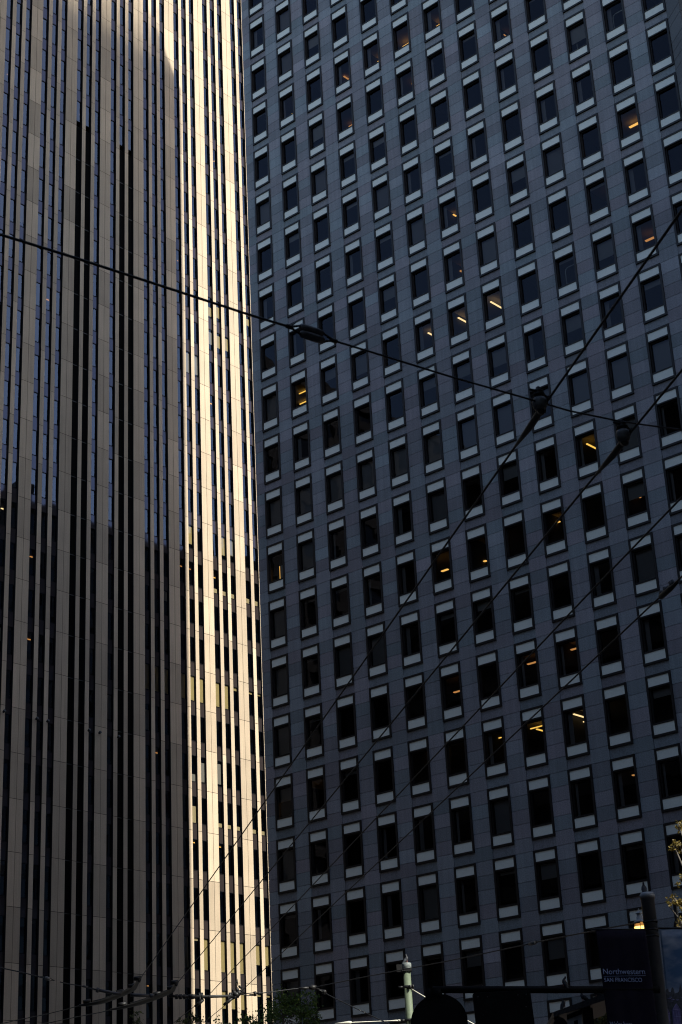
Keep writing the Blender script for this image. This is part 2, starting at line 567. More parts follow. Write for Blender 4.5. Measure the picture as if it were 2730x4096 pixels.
for (k, g, f, u, d, mt, ln) in ((1, 1, 16, .1, 1.5, 'amber_dim', .5), (1, 1, 18, .05, 1.6, 'amber_dim', .5), (2, 2, 18, .3, 1.6, 'amber_dim', .4), (4, 1, 17, .5, 1.2, 'yellow_strip', .55),
                                (0, 2, 15, .3, 1.8, 'strip', .4), (2, 2, 15, .3, 1.6, 'strip', .35), (1, 2, 9, .3, 1.8, 'amber_dim', .5), (0, 1, 10, .3, 1.5, 'amber_dim', .5),
                                (0, 1, 22, .2, 1.9, 'amber_dim', .9), (0, 2, 22, .4, 1.8, 'amber_dim', .9), (0, 1, 23, .2, 1.9, 'amber_dim', .9), (0, 2, 23, .4, 1.8, 'amber_dim', .9),
                                (5, 1, 15, .3, 1.5, 'amber_dim', .4), (5, 2, 15, .3, 1.5, 'amber_dim', .5), (6, 1, 15, .4, 1.6, 'amber', .45), (6, 0, 16, .3, 1.4, 'amber', .4),
                                (5, 0, 16, .3, 1.4, 'amber_dim', .4), (6, 0, 22, .3, 1.5, 'amber', .5), (6, 1, 22, .3, 1.5, 'amber', .5), (5, 2, 22, .3, 1.5, 'amber', .4), (6, 0, 23, .3, 1.5, 'amber_dim', .5),
                                (4, 2, 20, .3, 1.5, 'amber_dim', .5), (4, 0, 22, .3, 1.4, 'yellow_strip', .5), (5, 0, 20, .3, 1.4, 'amber_dim', .5), (6, 0, 1, .4, 1.5, 'amber', .5),
                                (0, 1, 3, .4, 1.6, 'amber_dim', .5), (1, 0, 4, .4, 1.6, 'amber_dim', .5), (2, 1, 3, .5, 1.5, 'amber_dim', .5), (5, 1, 6, .5, 1.5, 'amber_dim', .5),
                                (6, 2, 2, .5, 1.5, 'amber', .3), (3, 0, 12, .5, 1.4, 'amber_dim', .4), (4, 0, 25, .3, 1.4, 'amber_dim', .5), (4, 1, 25, .3, 1.4, 'amber_dim', .5),
                                (3, 0, 17, .3, 1.5, 'amber_dim', .4), (6, 1, 10, .3, 1.4, 'amber', .4), (7, 0, 10, .3, 1.4, 'amber_dim', .4)):
    x0, x1 = GX[(k, g)]
    xx = x0 + u + .4
    z = jz[f - 1] - .60
    b = MB()
    b.box(xx - ln / 2, xx + ln / 2, GD + d, GD + d + .12, z - .06, z)
    b.build('ceiling_light', M[mt], tan)

# ------------------------------------------------------------------ granite tower (right)
GY = -0.71457
GO = Vector((-5.02239, 102.61645, 0))
grey = empty('granite_tower', GO, GY)
tag(grey, 'dark grey granite tower with a grid of framed windows, in shade', 'office tower')
CW, RH, WW, WH = 2.72752, 3.9, 1.5365, 3.325
GZ = 83.61779 + EYE
NC, R0, R1 = 13, -16, 20
SL, SR = -.80, 12.56 * CW
GTOP = GZ + 3.9 * 16 + 2.9
GDEP = 34.7
G_M = Matrix.Translation(GO) @ Matrix.Rotation(GY, 4, 'Z')
b = MB()
jt = .022
for c in range(-1, NC):
    xa = SL if c < 0 else c * CW + WW
    xb = 0 if c < 0 else min((c + 1) * CW, SR)
    if xa >= SR:
        continue
    for r in range(R0, R1 + 1):
        zt = GZ - r * RH
        for q in range(5):
            z1, z0 = zt - q * .78, zt - (q + 1) * .78
            if z0 < .1:
                continue
            vis = -3 <= r
            t = rng.uniform(-1, 1)
            if rng.random() < .07:
                t += .9
            if (q == 4 and rng.random() < .06):
                z1 += 0
            b.box(xa, xb, 0, .3, z0 + jt / 2, z1 - jt / 2, t, 0)
for c in range(0, NC):
    xa, xb = c * CW, min(c * CW + WW, SR)
    for r in range(R0, R1 + 1):
        zt = GZ - r * RH
        if zt - RH < 0.3:
            continue
        b.box(xa + .012, xb - .012, .025, .3, zt - RH + .006, zt - WH - .006, rng.uniform(-1, .3), 0)
b.box(SL + .02, SR, .1, .3, .05, GZ - R1 * RH - RH + .8, 0, 0)
b.build('stone_cladding', [M['granite']], grey)
b = MB()
b.box(SL + .004, SR, .06, .2, GTOP - 2.1, GTOP, .1)            # parapet
b.box(SL + .31, SR, GDEP - .3, GDEP - .004, .05, GTOP - .01, .2)
b.box(SL + .31, SR, .31, GDEP - .31, GTOP - 2.6, GTOP - 2.2, .2)
b.box(SR - .2, SR, .32, GDEP - .31, .05, GTOP - 2.2, .2)
b.build('wall', M['granite'], grey)
b = MB()                                                       # the flank on the side street: sooty piers and glazing, dark to cut bounced light
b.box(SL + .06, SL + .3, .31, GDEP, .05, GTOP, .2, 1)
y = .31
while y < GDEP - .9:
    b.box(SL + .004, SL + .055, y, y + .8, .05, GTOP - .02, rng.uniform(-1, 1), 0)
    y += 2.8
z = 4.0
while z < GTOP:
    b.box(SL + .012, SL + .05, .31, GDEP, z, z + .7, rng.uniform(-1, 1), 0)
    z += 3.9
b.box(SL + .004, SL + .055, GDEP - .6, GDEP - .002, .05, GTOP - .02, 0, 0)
b.build('flank_wall', [M['darkened'], M['black_glass']], grey)
# unseen slatted screen added to soften the roof's shadow, denser at its foot
b = MB()
z = GTOP + .05
while z < GTOP + 9:
    f = (z - GTOP) / 9
    y1 = GDEP - .2 - 5.0 * f
    b.box(SL + .05, SL + .13, .4, y1, z, z + .25 * (1 - f) + .01)
    z += .32
for k in range(12):
    b.box(SL + .14, SL + .24, .5 + k * 2.8, .6 + k * 2.8, GTOP - .05, GTOP + 9)
b.build('shade_screen', M['frame'], grey)
# dark rooms: slabs, back wall, mullion-side baffles
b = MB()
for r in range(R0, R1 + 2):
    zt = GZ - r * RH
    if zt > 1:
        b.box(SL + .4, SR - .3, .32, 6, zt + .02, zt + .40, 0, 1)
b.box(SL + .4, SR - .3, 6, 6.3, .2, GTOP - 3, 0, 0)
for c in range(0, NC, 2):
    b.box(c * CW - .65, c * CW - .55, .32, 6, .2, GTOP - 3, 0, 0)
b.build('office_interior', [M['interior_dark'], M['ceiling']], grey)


def win_frame():
    b = MB()
    y0, y1 = -.07, .28
    bx = .125
    b.box(0, bx, y0, y1, -WH, 0)
    b.box(WW - bx, WW, y0, y1, -WH, 0)
    b.box(bx, WW - bx, y0, y1, -.12, 0)
    b.box(bx, WW - bx, y0, y1, -WH, -WH + .12)
    b.box(bx, WW - bx, y0 + .015, y1, -.70, -.62)
    b.box(bx, WW - bx, y0 + .015, y1, -2.68, -2.60)
    for x in (bx, WW - bx - .06):
        b.box(x, x + .06, .06, y1 - .01, -2.60, -.70)
    b.box(bx + .06, WW - bx - .06, .06, y1 - .01, -.76, -.70)
    b.box(bx + .06, WW - bx - .06, .06, y1 - .01, -2.60, -2.54)
    return b


def win_panel(z0, z1):
    b = MB()
    b.box(.125, WW - .125, -.03, .0, z0, z1)
    return b


def win_pane():
    b = MB()
    b.quad([(.15, .14, -2.56), (WW - .15, .14, -2.56), (WW - .15, .14, -.74), (.15, .14, -.74)])
    return b


vis = []
for c in range(NC):
    for r in range(-3, R1 + 1):
        x, z = c * CW, GZ - r * RH
        if z - WH < 3 or x + WW > SR + .3 and x > SR - .6:
            continue
        vis.append((area_of(G_M, x, min(x + WW, SR), z - WH, z), c, r))
vis.sort(reverse=True)
PF = win_frame().build('window', M['frame'], grey)
PU = win_panel(-.62, -.12).build('upper_panel', M['panel'], PF)
PL = win_panel(-WH + .12, -2.68).build('lower_panel', M['panel'], PF)
PP = win_pane().build('pane', M['grey_glass'], PF)
rest = MB()


def append(dst, src, dx, dz, mi):
    b0 = len(dst.v)
    dst.v += [Vector((p[0] + dx, p[1], p[2] + dz)) for p in src.v]
    for f in src.f:
        dst.face([b0 + i for i in f], 0, mi)


S_F, S_U, S_L, S_P = win_frame(), win_panel(-.62, -.12), win_panel(-WH + .12, -2.68), win_pane()
winobj = {}
for i, (a, c, r) in enumerate(vis):
    x, z = c * CW, GZ - r * RH
    if i < 100 and a > 0:
        if i == 0:
            PF.location = (x, 0, z)
            winobj[(c, r)] = PF
        else:
            o = inst(PF, grey, (x, 0, z))
            winobj[(c, r)] = o
            for s in (PU, PL, PP):
                inst(s, o)
    else:
        append(rest, S_F, x, z, 0); append(rest, S_U, x, z, 1); append(rest, S_L, x, z, 1); append(rest, S_P, x, z, 2)
for c in range(NC):                          # the storeys above the picture
    for r in range(R0, -3):
        x, z = c * CW, GZ - r * RH
        if x + WW < SR:
            append(rest, S_F, x, z, 0); append(rest, S_U, x, z, 1); append(rest, S_L, x, z, 1); append(rest, S_P, x, z, 2)
o = rest.build('window', [M['frame'], M['panel'], M['grey_glass']], grey)
o['kind'] = 'stuff'

# what hangs and shines behind the granite tower's glass
FULL = [(c, 10) for c in (0, 1, 2, 3, 4, 5, 6, 7, 9, 10, 11)] + [(0, 13), (0, 12), (0, 16), (2, 13), (3, 13), (4, 17), (7, 7), (10, 11), (0, 14), (1, 11)]
PLEAT = [(5, 11), (5, 6), (2, 4), (6, 16), (9, 6), (10, 13), (1, 0), (4, 5), (0, 4), (1, 1), (0, 8)]
PART = [(8, 2, .55), (2, 8, .4), (3, 8, .75), (7, 9, .6), (8, 10, .5), (6, 5, .1), (9, 3, .08), (1, 14, .12), (0, 9, .06), (1, 12, .08), (5, 9, .35), (11, 9, .2), (3, 5, .15),
        (7, 13, .1), (2, 15, .14), (9, 9, .5)]
zb, zt_ = -2.58, -.72


def blind_mesh(frac):
    b = MB()
    b.box(.15, WW - .15, .30, .315, zt_ - frac * (zt_ - zb), zt_)
    return b


def pleat_mesh(x0, x1):
    b = MB()
    n = int((x1 - x0) / .035)
    for i in range(n):
        xa, xb = x0 + (x1 - x0) * i / n, x0 + (x1 - x0) * (i + 1) / n
        ya, yb = .33 + (.05 if i % 2 else 0), .33 + (0 if i % 2 else .05)
        b.quad([(xa, ya, zb), (xb, yb, zb), (xb, yb, zt_), (xa, ya, zt_)], rng.uniform(-1, 1))
    return b


def put(name, mb, m, c, r):
    x, z = c * CW, GZ - r * RH
    o = mb.build(name, m, grey)
    if (c, r) in winobj:
        o.parent = winobj[(c, r)]
    else:
        o.location = (x, 0, z)
    return o


for (c, r) in FULL:
    put('blind', blind_mesh(1), M['blind'], c, r)
for (c, r) in PLEAT:
    put('curtain', pleat_mesh(.15, WW - .15), M['curtain'], c, r)
for (c, r, f) in PART:
    put('blind', blind_mesh(f), M['blind'], c, r)
special = set(FULL) | set(PLEAT) | set((a, b_) for a, b_, _ in PART)
for c in range(NC):
    for r in range(-1, R1):
        if (c, r) in special or (c * CW + WW > SR):
            continue
        q = rng.random()
        if q < .38:
            put('curtain', pleat_mesh(.15, .15 + rng.uniform(.12, .3)), M['curtain'], c, r)
        elif q < .5:
            put('curtain', pleat_mesh(WW - .15 - rng.uniform(.1, .25), WW - .15), M['curtain'], c, r)
        elif q < .74:
            put('blind', blind_mesh(rng.choice((.06, .1, .16, .25, .45, .6))), M['blind'], c, r)

# lamps: column position, row, distance behind the glass, length, material, axis, drop from the ceiling
LAMPS = [(5.82, 2, 2.0, .75, 'amber', 'x', .30), (4.83, 2, 2.0, .9, 'amber', 'x', .30), (3.84, 2, 2.0, .6, 'amber', 'x', .30), (2.72, 2, 2.0, .6, 'amber_dim', 'y', .1),
         (6.82, 8, 2.0, 1.3, 'strip', 'y', .3), (5.84, 8, 2.0, 1.1, 'strip', 'y', .3), (4.87, 8, 2.0, .7, 'strip', 'y', .25),
         (.66, 8, 2.0, .8, 'yellow_strip', 'x', .1), (.3, 8, 3.2, 1.0, 'yellow_strip', 'x', .1), (10.99, 6, 2.0, .9, 'amber', 'x', .25), (5.85, 6, 2.0, .3, 'amber', 'y', .2),
         (7.78, 11, 2.0, .55, 'amber', 'y', .9), (8.9, 11, 2.0, 1.0, 'yellow_strip', 'y', .4), (7.77, 12, 2.0, .6, 'amber', 'x', .35),
         (4.7, 12, 2.0, .5, 'amber', 'x', .9), (5.74, 12, 2.0, .7, 'amber', 'x', 1.2), (7.93, 14, 2.0, .6, 'amber_dim', 'x', .4), (4.8, 14, 2.0, .6, 'amber_dim', 'x', .9),
         (5.7, 15, 2.0, .9, 'yellow_strip', 'x', .45), (5.55, 15, 2.6, .9, 'yellow_strip', 'y', .45), (6.81, 15, 2.0, 1.0, 'yellow_strip', 'x', .4), (6.7, 15, 2.8, .9, 'yellow_strip', 'y', .4),
         (7.87, 15, 2.0, 1.1, 'strip', 'y', .4), (7.85, 15, 2.6, 1.1, 'strip', 'x', .6), (3.67, 12, 2.0, .5, 'amber_dim', 'x', 1.0), (6.81, 14, 2.0, .6, 'amber_dim', 'x', .5),
         (2.61, 8, 2.0, .25, 'amber', 'x', 1.1), (.05, 8, 1.2, .0, 'amber', 'x', 1.0), (10.2, 7, 2.0, .5, 'amber_dim', 'y', .5), (5.0, 3, 1.8, .5, 'amber_dim', 'y', .3),
         (3.6, 17, 2.0, .6, 'amber_dim', 'x', .5), (7.1, 17, 2.0, .6, 'amber_dim', 'x', .5), (8.6, 18, 2.0, .6, 'amber_dim', 'x', .4), (.7, 18, 2.0, .5, 'amber_dim', 'x', .3),
         (7.8, 3, 2.2, .5, 'amber_dim', 'y', .3), (5.8, 7, 2.2, .5, 'amber_dim', 'x', .4), (3.75, 7, 2.4, .5, 'amber_dim', 'y', .3), (10.9, 8, 2.2, .6, 'amber_dim', 'x', .4),
         (9.85, 12, 2.0, .7, 'amber_dim', 'y', .5), (6.8, 10, 2.0, .5, 'amber_dim', 'x', .3), (3.8, 15, 2.2, .4, 'amber_dim', 'x', .3), (9.0, 16, 2.2, .6, 'amber_dim', 'x', .4),
         (10.9, 10, 2.4, .6, 'amber_dim', 'y', .5), (2.7, 3, 2.2, .4, 'amber_dim', 'x', .2), (8.85, 6, 2.2, .5, 'amber_dim', 'y', .3)]
for (cx, r, d, ln, mt, ax, drop) in LAMPS:
    if ln == 0:
        continue
    x, z = cx * CW, GZ - r * RH + .02 - drop
    b = MB()
    if ax == 'x':
        wd = .17 if 'amber' in mt else .07
        b.box(x - ln / 2, x + ln / 2, d + .25, d + .25 + wd, z - .05, z)
    else:
        b.box(x - .05, x + .05, d + .25 - ln / 2, d + .25 + ln / 2, z - .05, z)
    b.build('ceiling_light', M[mt], grey)
# lamps standing on the sills
for (c, r, u) in ((1, 2, .55), (1, 1, .62), (2, 0, .4)):
    b = MB()
    b.lathe([(.05, 0), (.06, .02), (.012, .04), (.012, .24), (.15, .25), (.09, .45), (.085, .45)], 12, Matrix.Translation((WW * u, .5, zb + .02)))
    put('table_lamp', b, M['amber'] if r == 2 else M['amber_dim'], c, r)
# open door and shelves seen in three windows of the first column
b = MB()
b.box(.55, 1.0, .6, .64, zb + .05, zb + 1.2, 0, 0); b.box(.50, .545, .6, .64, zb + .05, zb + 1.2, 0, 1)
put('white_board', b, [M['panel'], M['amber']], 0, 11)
b = MB()
b.box(.38, .46, 1.2, 1.25, zb, zt_, 0, 0); b.box(.56, .62, 1.2, 1.25, zb, zt_, 0, 0)  # amber uprights glow to stand in for lamplight on the shelves
for q in range(5):
    b.box(.62, 1.2, 1.2, 1.45, zb + .1 + q * .36, zb + .14 + q * .36, 0, 1)
    for q2 in range(3):
        b.box(.66 + q2 * .17, .76 + q2 * .17, 1.25, 1.4, zb + .15 + q * .36, zb + .15 + q * .36 + rng.uniform(.12, .25), 0, 2)
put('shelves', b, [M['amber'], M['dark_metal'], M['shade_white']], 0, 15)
# arched mirror frames in the tenth and eleventh columns
for (c, r) in ((10, 4), (11, 4), (9, 8)):
    b = MB()
    pts = [(.45, .45, zb), (.45, .45, zb + 1.15), (.5, .45, zb + 1.3), (.62, .45, zb + 1.38), (1.1, .45, zb + 1.38), (1.2, .45, zb + 1.3), (1.25, .45, zb + 1.15), (1.25, .45, zb)]
    b.tube(pts, .035, 8)
    put('arched_frame', b, M['panel'], c, r)

# ------------------------------------------------------------------ corner block on the tram street (right edge)
M['corner'] = grain(mat('charcoal_granite', (.12, .125, .13), .6), (.085, .09, .095), (.17, .175, .18), 14, .12, .05, .2, detail=8)
M['brown_clad'] = grain(mat('brown_cladding', (.09, .085, .08), .6), (.075, .07, .066), (.11, .104, .098), 10, .1)
p0 = G_M @ Vector((SR - .002, 0, 0))
cb = empty('corner_building', (p0.x, p0.y, 0), math.atan2(-.97, .24))
tag(cb, 'charcoal stone building edge projecting past the granite tower', 'building')
b = MB()
LW = 1.62
z = 130.0
while z > .3:
    h = rng.choice((1.15, 1.15, .62))
    b.box(0.0, LW, 0, .3, z - h + .015, z - .015, rng.uniform(-1, 1), 0)
    z -= h
b.box(0.01, LW, .02, .5, .05, 130, -1, 1)
b.build('wall', [M['corner'], M['joint']], cb)
b = MB()
Mc = Matrix.Translation((LW, 0, 0)) @ Matrix.Rotation(GY - math.atan2(-.97, .24), 4, 'Z')
z = 130.0
while z > .3:
    for x in range(0, 12):
        b.box(x * 1.3 + .02, x * 1.3 + 1.29, 0, .3, z - 1.28, z - .01, rng.uniform(-1, 1), 0, Mc)
    z -= 1.3
b.box(.03, 15.6, .02, .5, .05, 130, -1, 1, Mc)
b.box(0.1, 15.5, .5, 9, .05, 129.8, 0, 0, Mc)
b.build('side_wall', [M['brown_clad'], M['joint']], cb)

# ------------------------------------------------------------------ the rest of the crossing: buildings mirrored in the glass, then unseen blocks added for shade
CORNER = Vector((-5.62669, 103.14068, 0))
NV = Vector((math.sin(TY), -math.cos(TY), 0))
TV = Vector((math.cos(TY), math.sin(TY), 0))
M['brick'] = grain(mat('dark_brown_brick', (.05, .04, .035), .8), (.04, .032, .028), (.06, .05, .044), 6, .15, .1)
M['stone_dark'] = grain(mat('dark_stone', (.07, .065, .06), .8), (.055, .05, .046), (.085, .08, .074), 5, .15, .1)
M['plain_glass'] = mat('dark_reflecting_window', (.01, .011, .013), .08)


def block(name, n0, n1, t0, t1, h, m, label, roof=True):
    """street building in (n, t) coordinates: n away from the buff tower, t along its front"""
    o = empty(name, CORNER + NV * n0 + TV * t0, TY - math.pi / 2)
    L, D = t1 - t0, n1 - n0                  # local x = NV, local y = TV
    tag(o, label, 'building')
    b = MB()
    b.box(.3, D - .3, .3, L - .3, .02, h - .2, -.5)
    fl = int((h - 3) / 3.8)
    wn = max(2, int(L / 3.2))
    p = L / wn
    wnd = MB()
    for k in range(fl + 1):
        z = 4.2 + k * 3.8
        if z > h - 1.5:
            break
        b.box(0, D, 0, L, z - 1.2 if k else .03, z, rng.uniform(-1, 1))
        for j in range(wn + 1):
            y0 = min(max(0, j * p - .55), L - 1.1)
            b.box(.01, .3, y0, y0 + 1.1, z, min(z + 2.6, h - .7), rng.uniform(-1, 1))
            b.box(D - .3, D - .01, y0, y0 + 1.1, z, min(z + 2.6, h - .7), rng.uniform(-1, 1))
        wnd.box(.22, .26, .4, L - .4, z, min(z + 2.6, h - .7))
        wnd.box(D - .26, D - .22, .4, L - .4, z, min(z + 2.6, h - .7))
    b.box(-.3, D + .3, -.3, L + .3, h - .7, h + .5, .3)
    b.build('wall', m, o)
    wnd.build('window', M['plain_glass'], o)
    if roof:
        b = MB()
        for q in range(int(L / 5)):
            y = rng.uniform(2, L - 5); x = rng.uniform(.8, 4)
            b.box(x, x + rng.uniform(2, 4), y, y + rng.uniform(1.5, 6), h + .45, h + rng.uniform(1, 6.5), 0)
        for q in range(int(L / 6)):
            y, x = rng.uniform(1, L - 1), rng.uniform(.5, 3)
            b.tube([(x, y, h + .4), (x, y, h + rng.uniform(2, 5))], .12, 6)
        b.build('roof_plant', M['dark_metal'], o)
    return o


block('offscreen_building', 30, 58, 50.5, 150, 97.5 + EYE, M['stone_dark'], 'sooty stone block mirrored as the dark band in the ribbed tower windows')
block('offscreen_building', -75, -38.8, -100, -2, 86, M['brick'], 'dark brown brick block mirrored in the lower windows of the granite tower')
block('offscreen_building', 86, 116, -112, -47.2, 112, M['stone_dark'], 'sooty stone block added unseen behind the photographer to shade the signal arm', False)  # unseen block added to shade the near street furniture
block('offscreen_building', 54, 100, -32.5, -5, 56, M['brick'], 'unseen dark brown brick block added behind the tree to shade its crown', False)  # unseen block added to keep the tree crown in shade

block('offscreen_building', -27, 21, -92, -45, 66, M['stone_dark'], 'sooty stone block added unseen across the tram street to darken the street level')  # unseen block added to cut skylight on the lower facades
block('offscreen_building', 60, 96, 35.5, 57, 88, M['stone_dark'], 'sooty stone block added unseen behind the granite tower to darken the ribbed tower foot', False)  # unseen block added to cut skylight low on the ribbed tower
block('offscreen_building', -38, 84, -155, -120, 60, M['brick'], 'long dark brick block added unseen far behind the photographer to darken the granite tower foot', False)  # unseen block added to cut skylight low on the granite tower

# ------------------------------------------------------------------ overhead wires
M['wire'] = mat('black_cable', (.012, .012, .014), .55)
M['cast'] = grain(mat('black_cast_fitting', (.016, .015, .016), .5, .3), (.01, .01, .011), (.022, .02, .02), 40)
M['steel'] = grain(mat('shade_toned_steel', (.05, .05, .055), .5, .3), (.035, .035, .04), (.075, .075, .08), 25)  # steel darkened in colour in place of shade on the fittings
M['porcelain'] = grain(mat('dull_grey_insulator', (.10, .10, .10), .45), (.08, .08, .08), (.13, .13, .13), 30)
M['white_rod'] = mat('pale_fibreglass_rod', (.72, .68, .58), .5)
HW = 4.3 + EYE


def line(pts, n=24, sag=0.0):
    out = []
    for i in range(len(pts) - 1):
        a, c = Vector(pts[i]), Vector(pts[i + 1])
        for k in range(n):
            u = k / n
            p = a.lerp(c, u)
            p.z -= sag * 4 * u * (1 - u)
            out.append(p)
    out.append(Vector(pts[-1]))
    return out


def wire(name, pts, r, label, cat='wire', group=None, m=None, sag=0.0):
    b = MB()
    b.tube(line(pts, 16, sag), r, 8)
    return tag(b.build(name, m or M['wire']), label, cat, group)


def ext(p, q, d):
    v = (p - q).normalized()
    return p + v * d


A1, A0 = at_h(557, 3922, HW), at_h(2185, 1612, HW)
B1, B0 = at_h(705, 3940, HW), at_h(2516, 1740, HW)
C1, C0 = at_h(696, 4092, HW), at_h(2332, 2400, HW)
D1, D0 = at_h(816, 4092, HW), at_h(2640, 2390, HW)
GW = 'contact wires running along the tram street'
wire('trolley_wire', [ext(A0, A1, 9), A0, A1], .0072, 'topmost diagonal contact wire, held by the bell hanger nearer the middle', 'wire', GW)
wire('trolley_wire', [ext(B0, B1, 9), B0, B1], .0072, 'second diagonal contact wire from the top, held by the bell hanger at right', 'wire', GW)
wire('trolley_wire', [ext(C0, C1, 9), C0, at_h(835, 3982, HW), C1], .0072, 'third diagonal contact wire, reaching the horizontal rod without a curved runner', 'wire', GW)
wire('trolley_wire', [ext(D0, D1, 9), D0, at_h(936, 3994, HW), D1], .0072, 'lowest diagonal contact wire, with a toothed splice near its right end', 'wire', GW)

# first span wire, with its strain insulator and two bell hangers
hA, hB = A0 + Vector((0, 0, .05)), B0 + Vector((0, 0, .08))
dh = (hB - hA); dh.z = 0; dh.normalize()
nrm = Vector((-dh.y, dh.x, 0))


def on_span(px, py):
    d = at(px, py, 1) - Vector((0, 0, EYE))
    k = hA.dot(nrm) / d.dot(nrm)
    return Vector((0, 0, EYE)) + d * k


i0, i1 = on_span(1159, 1307), on_span(1335, 1362)
s_pts = [on_span(-150, 894), on_span(0, 937), on_span(302, 1031), on_span(652, 1145), on_span(1003, 1260), i0]
wire('span_wire', s_pts, .0068, 'thick black span wire crossing from the left edge to the strain insulator', 'wire')
wire('span_wire', [i1, on_span(1500, 1412), on_span(1796, 1504), on_span(2114, 1595), on_span(2283, 1644), on_span(2472, 1683), on_span(2586, 1700), on_span(2700, 1715), on_span(2900, 1745)], .0058,
     'black span wire running right from the strain insulator through both bell hangers', 'wire')
ins = empty('strain_insulator', (i0 + i1) / 2)
tag(ins, 'barrel strain insulator looped into the long span wire over the granite tower', 'insulator')
loc = (i0 + i1) / 2
ax = (i1 - i0).normalized()
upv = Vector((0, 0, 1)); sd_ = ax.cross(upv).normalized(); upv = sd_.cross(ax)
MI = Matrix((( *(ax[0:1]), sd_.x, upv.x, 0), (ax.y, sd_.y, upv.y, 0), (ax.z, sd_.z, upv.z, 0), (0, 0, 0, 1))) @ Matrix.Rotation(R(90), 4, 'Y')
L = (i1 - i0).length
b = MB()
for q in (-.018, .020):
    Mq = Matrix.Translation(upv * q) @ MI
    b.lathe([(.006, -L * .26), (.019, -L * .24), (.022, -L * .1), (.022, L * .1), (.019, L * .24), (.006, L * .26)], 14, Mq)
b.build('body', M['porcelain'], ins)
b = MB()
for s_ in (-1, 1):
    b.tube([ax * (L / 2 * s_), ax * (L * .26 * s_) + upv * .026, ax * (L * .2 * s_) + upv * .026], .006, 6)
    b.tube([ax * (L / 2 * s_), ax * (L * .26 * s_) - upv * .024, ax * (L * .2 * s_) - upv * .024], .006, 6)
    b.tube([ax * (L / 2 * s_) - ax * .02, ax * (L / 2 * s_) + ax * .02], .012, 8)
b.tube([ax * (-L * .5) + upv * .0, ax * (-L * .36) + upv * .035], .004, 5)
b.build('wire_loop', M['cast'], ins)


def hanger(wire_a, wire_b, P, label):
    """bell insulator under the span wire with a long ear clamped on the contact wire"""
    d = (wire_b - wire_a).normalized()          # along the contact wire, away from the camera
    o = empty('wire_hanger', P)
    tag(o, label, 'wire hanger', 'bell hangers on the long span wire')
    sidev = -dh
    c = sidev * .055 + Vector((0, 0, .0))
    b = MB()
    b.lathe([(.008, -.058), (.034, -.055), (.043, -.03), (.044, -.008), (.038, .012), (.022, .02), (.02, .026)], 18, Matrix.Translation(c))
    b.build('bell', M['porcelain'], o)
    b = MB()
    b.lathe([(.02, .026), (.034, .032), (.036, .042), (.022, .048), (.030, .056), (.030, .064), (.012, .068), (.014, .085), (.008, .092)], 16, Matrix.Translation(c))
    b.tube([c + Vector((0, 0, .05)) - dh * .075, c + Vector((0, 0, .062)) + dh * .0, c + Vector((0, 0, .04)) + dh * .09], .008, 6)
    b.build('yoke', M['cast'], o)
    b = MB()
    b.tube([d * -.06 + Vector((0, 0, .012)), d * .05 + Vector((0, 0, .0)), d * .28 + Vector((0, 0, -.008)), d * .42 + Vector((0, 0, -.004)), d * .6],
           [.009, .020, .022, .016, .008], 8)
    b.tube([c + Vector((0, 0, -.055)), c * .5 + Vector((0, 0, -.05)) + d * .02, d * .12], [.022, .022, .016], 8)
    b.tube([d * .0 + Vector((0, 0, .03)), d * .05 + Vector((0, 0, .0))], .016, 8)
    b.build('ear_clamp', M['cast'], o)
    return o


hanger(A0, A1, A0, 'bell hanger where the span wire crosses the topmost contact wire')
hanger(B0, B1, B0, 'bell hanger where the span wire crosses the second contact wire')
# toothed splice on the lowest contact wire
s0, s1 = at_h(2640, 2392, HW), at_h(2712, 2330, HW)
b = MB()
dv = (s1 - s0)
b.tube([s0, s0 + dv * .1, s0 + dv * .6, s1], [.010, .024, .022, .010], 8)
for k in range(7):
    p = s0 + dv * (.12 + .11 * k)
    hgt = (.045, .03, .05, .034, .03, .052, .05)[k]
    b.tube([p, p + Vector((0, 0, hgt)) - dv.normalized() * .015], .013, 6)
tag(b.build('wire_splice', M['cast']), 'toothed black splice clamp on the lowest contact wire at right edge', 'splice')

# ---- second span: rods, curved runners, switch gear at the bottom left


def Y2(px):
    return 35.4 + (px - 800) * .00116 if px < 1300 else 35.98 - (px - 1300) * (11.9 / 1260)


def S2(px, py):
    return at(px, py, Y2(px))


GS = 'pieces of the low span wire across the tram street'
wire('span_wire', [S2(-120, 3846), S2(0, 3872), S2(89, 3891), S2(178, 3914)], .012, 'low span wire at bottom left, left of the small barrel insulator', 'wire', GS)
wire('span_wire', [S2(240, 3929), S2(268, 3936), S2(348, 3949), S2(389, 3961)], .010, 'short wire between the small barrel insulator and the turnbuckle at bottom left', 'wire', GS)
wire('span_wire', [S2(1024, 3976), S2(1083, 3970), S2(1161, 3959), S2(1205, 3954)], .011, 'low span wire in front of the bright ribs, right of the fork shackle', 'wire', GS)
wire('span_wire', [S2(1258, 3951), S2(1335, 3935), S2(1480, 3905), S2(1643, 3874), S2(1800, 3844), S2(2115, 3778)], .010, 'low span wire rising past the green pole top to the right', 'wire', GS)
wire('span_wire', [S2(2146, 3770), S2(2322, 3735), S2(2560, 3690)], .010, 'last piece of the low span wire, tied to the banner pole', 'wire', GS)
wire('guy_wire', [S2(1262, 3953), S2(1302, 3974), S2(1335, 3992), S2(1480, 4061), S2(1560, 4099), S2(1700, 4166)], .010, 'thin guy wire slanting down right from the low span wire past the tree', 'wire')


